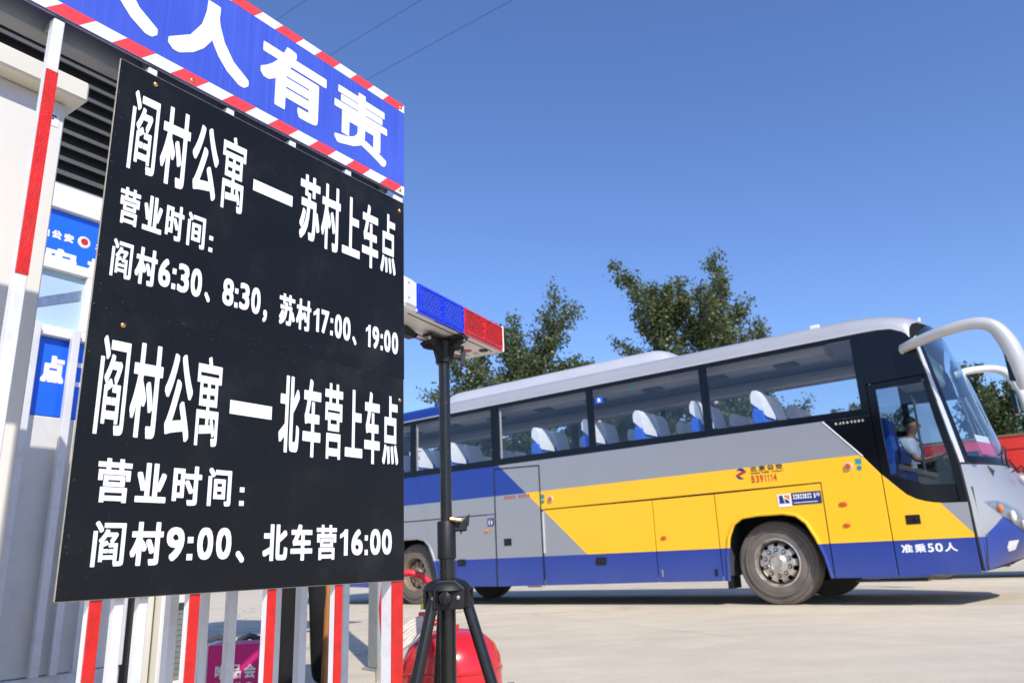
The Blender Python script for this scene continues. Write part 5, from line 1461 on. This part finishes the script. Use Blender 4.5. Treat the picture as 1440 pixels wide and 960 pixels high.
# ================================================================== TREES
def tree(name, x, y, height, rad, n_limb, label, leafmat='leaf_a', crown0=.08, seed=1, leaf=.13, per=44, slim=1.0, group='trees behind the coach'):
    rn = np.random.default_rng(seed)
    root = empty(name, (x, y, 0), rn.uniform(0, 6))
    tag(root, label, 'tree', group)
    wood = MB()
    lean = rn.normal(0, .02, 2)
    tr = [(lean[0] * z * z / height, lean[1] * z * z / height, z) for z in np.linspace(0, height * .82, 9)]
    wood.tube(tr, [max(.02, .022 * height * (1 - i / 8.5)) for i in range(9)], 8)
    pts = []
    for i in range(n_limb):
        h0 = height * (crown0 * .6 + (0.80 - crown0 * .6) * (i + rn.uniform(0, .8)) / n_limb)
        az = i * 2.4 + rn.uniform(-.5, .5)
        f = 1 - (h0 / height)
        L = min(rad * (0.60 + 0.65 * math.sin(math.pi * min(1, f * 0.75 + .34))) * rn.uniform(.6, 1.2), (height - h0) * 1.25)
        el = R(rn.uniform(28, 62)) if slim >= 1 else R(rn.uniform(60, 78))
        base = np.array([np.interp(h0, [t[2] for t in tr], [t[0] for t in tr]), np.interp(h0, [t[2] for t in tr], [t[1] for t in tr]), h0])
        p = base.copy(); path = [p.copy()]; d = np.array([math.cos(az) * math.cos(el), math.sin(az) * math.cos(el), math.sin(el)])
        ns = 6
        for k in range(ns):
            d = d + rn.normal(0, .16, 3); d[2] += .05; d /= np.linalg.norm(d)
            p = p + d * L * slim / ns * 1.15; path.append(p.copy())
        r0 = .008 * height * (.4 + f)
        wood.tube([tuple(q) for q in path], [max(.012, r0 * (1 - .8 * k / ns)) for k in range(ns + 1)], 5)
        for k in range(1, ns + 1):
            for _ in range(4):
                dd = d * .7 + rn.normal(0, .55, 3); dd[2] += .15; dd /= np.linalg.norm(dd)
                tl = L * rn.uniform(.14, .32) * (1.25 - .1 * k)
                q = path[k] - (path[k] - path[k - 1]) * rn.uniform(0, 1)
                end = q + dd * tl
                wood.tube([tuple(q), tuple(end)], [.012, .006], 3, False)
                m_ = int(per * rn.uniform(.5, 1.3))
                t = rn.uniform(.15, 1.12, m_)[:, None]
                cl_ = q + (end - q) * t + rn.normal(0, .085 + .02 * L, (m_, 3))
                pts.append(cl_)
    wood.build('trunk', M['bark'], root, True, fix=False)
    P = np.vstack(pts); n = len(P)
    a = rn.normal(0, 1, (n, 3)); a /= np.linalg.norm(a, axis=1)[:, None]
    b = rn.normal(0, 1, (n, 3)); b -= a * (a * b).sum(1)[:, None]; b /= np.linalg.norm(b, axis=1)[:, None]
    sz = leaf * rn.uniform(.55, 1.25, n)[:, None]
    V = np.empty((n, 4, 3))
    V[:, 0] = P - a * sz * .6; V[:, 1] = P + b * sz * .38; V[:, 2] = P + a * sz * .6; V[:, 3] = P - b * sz * .38
    me = bpy.data.meshes.new('crown')
    me.vertices.add(n * 4); me.vertices.foreach_set('co', V.reshape(-1))
    me.loops.add(n * 4); me.loops.foreach_set('vertex_index', np.arange(n * 4, dtype=np.int32))
    me.polygons.add(n); me.polygons.foreach_set('loop_start', np.arange(0, n * 4, 4, dtype=np.int32)); me.polygons.foreach_set('loop_total', np.full(n, 4, dtype=np.int32))
    me.update(); me.validate()
    me.materials.append(M[leafmat])
    o = bpy.data.objects.new('crown', me); COL.objects.link(o); o.parent = root
    return root
tree('poplar_tree', 6.8, 31.8, 14.2, 1.6, 44, 'tallest poplar, its narrow top the left peak above the coach roof', seed=3)
tree('poplar_tree', 8.5, 31.5, 12.5, 2.2, 54, 'broad poplar crown, the right peak above the coach roof', seed=41)
tree('poplar_tree', .7, 30.0, 10.4, 2.4, 46, 'poplar crown right of the light bar above the coach roof', seed=44)
tree('poplar_tree', 2.8, 31.5, 8.8, 1.6, 24, 'small poplar crown trailing right of the light bar poplar', seed=9)
tree('poplar_tree', -1.9, 31.5, 8.8, 2.3, 34, 'low poplar crown either side of the tripod pole', seed=8)
tree('poplar_tree', 5.6, 38.0, 8.6, 2.8, 34, 'lower tree seen through the middle coach windows', seed=11, leafmat='leaf_b')
tree('poplar_tree', 11.6, 37.0, 9.0, 2.6, 34, 'lower tree seen through the forward coach windows', seed=13, leafmat='leaf_b')
tree('slim_poplar_tree', 26.4, 62.0, 13.4, 1.5, 40, 'left of two slim poplars framed in the front coach window', seed=17, leaf=.2, slim=.55, leafmat='leaf_b')
tree('slim_poplar_tree', 28.6, 62.5, 14.0, 1.5, 40, 'right of two slim poplars framed in the front coach window', seed=19, leaf=.2, slim=.55, leafmat='leaf_b')
tree('bushy_tree', 26.6, 42.0, 9.6, 2.6, 40, 'bushy tree framed inside the far-side mirror arm', seed=23, leafmat='leaf_b', leaf=.16)
tree('bushy_tree', 30.6, 43.0, 8.8, 2.8, 40, 'bushy tree above the red truck at the right edge', seed=29, leafmat='leaf_b', leaf=.16)
tree('poplar_tree', 20.5, 43.0, 7.8, 2.6, 30, 'small tree seen past the driver through the coach door', seed=31, leafmat='leaf_b')

# overhead cables
def wire(p, q, r, label):
    p, q = Vector(p), Vector(q); p, q = p - (q - p) * .8, q + (q - p) * 1.2; pts = []
    for k in range(17):
        t = k / 16; a = p.lerp(q, t); a.z -= .5 * t * (1 - t); pts.append(a)
    o = MB().tube(pts, r, 6).build('overhead_cable', M['cable'])
    tag(o, label, 'cable', 'overhead cables')
wire((4.16, 14.0, 14.98), (-15.43, 30.0, 16.9), .006, 'lowest overhead cable meeting the banner near its right corner')
wire((0.58, 14.0, 14.36), (-13.83, 30.0, 19.76), .006, 'middle overhead cable above the slogan banner')
wire((-3.67, 14.0, 13.41), (-12.46, 30.0, 24.33), .006, 'leftmost short stretch of overhead cable above the banner')

for o in bpy.data.objects:
    if o.name.split('.')[0] in ('lettering', 'notice', 'pictogram', 'scuff', 'lens_facets', 'reading_lamp_panel', 'vent_slot'): o['kind'] = 'stuff'
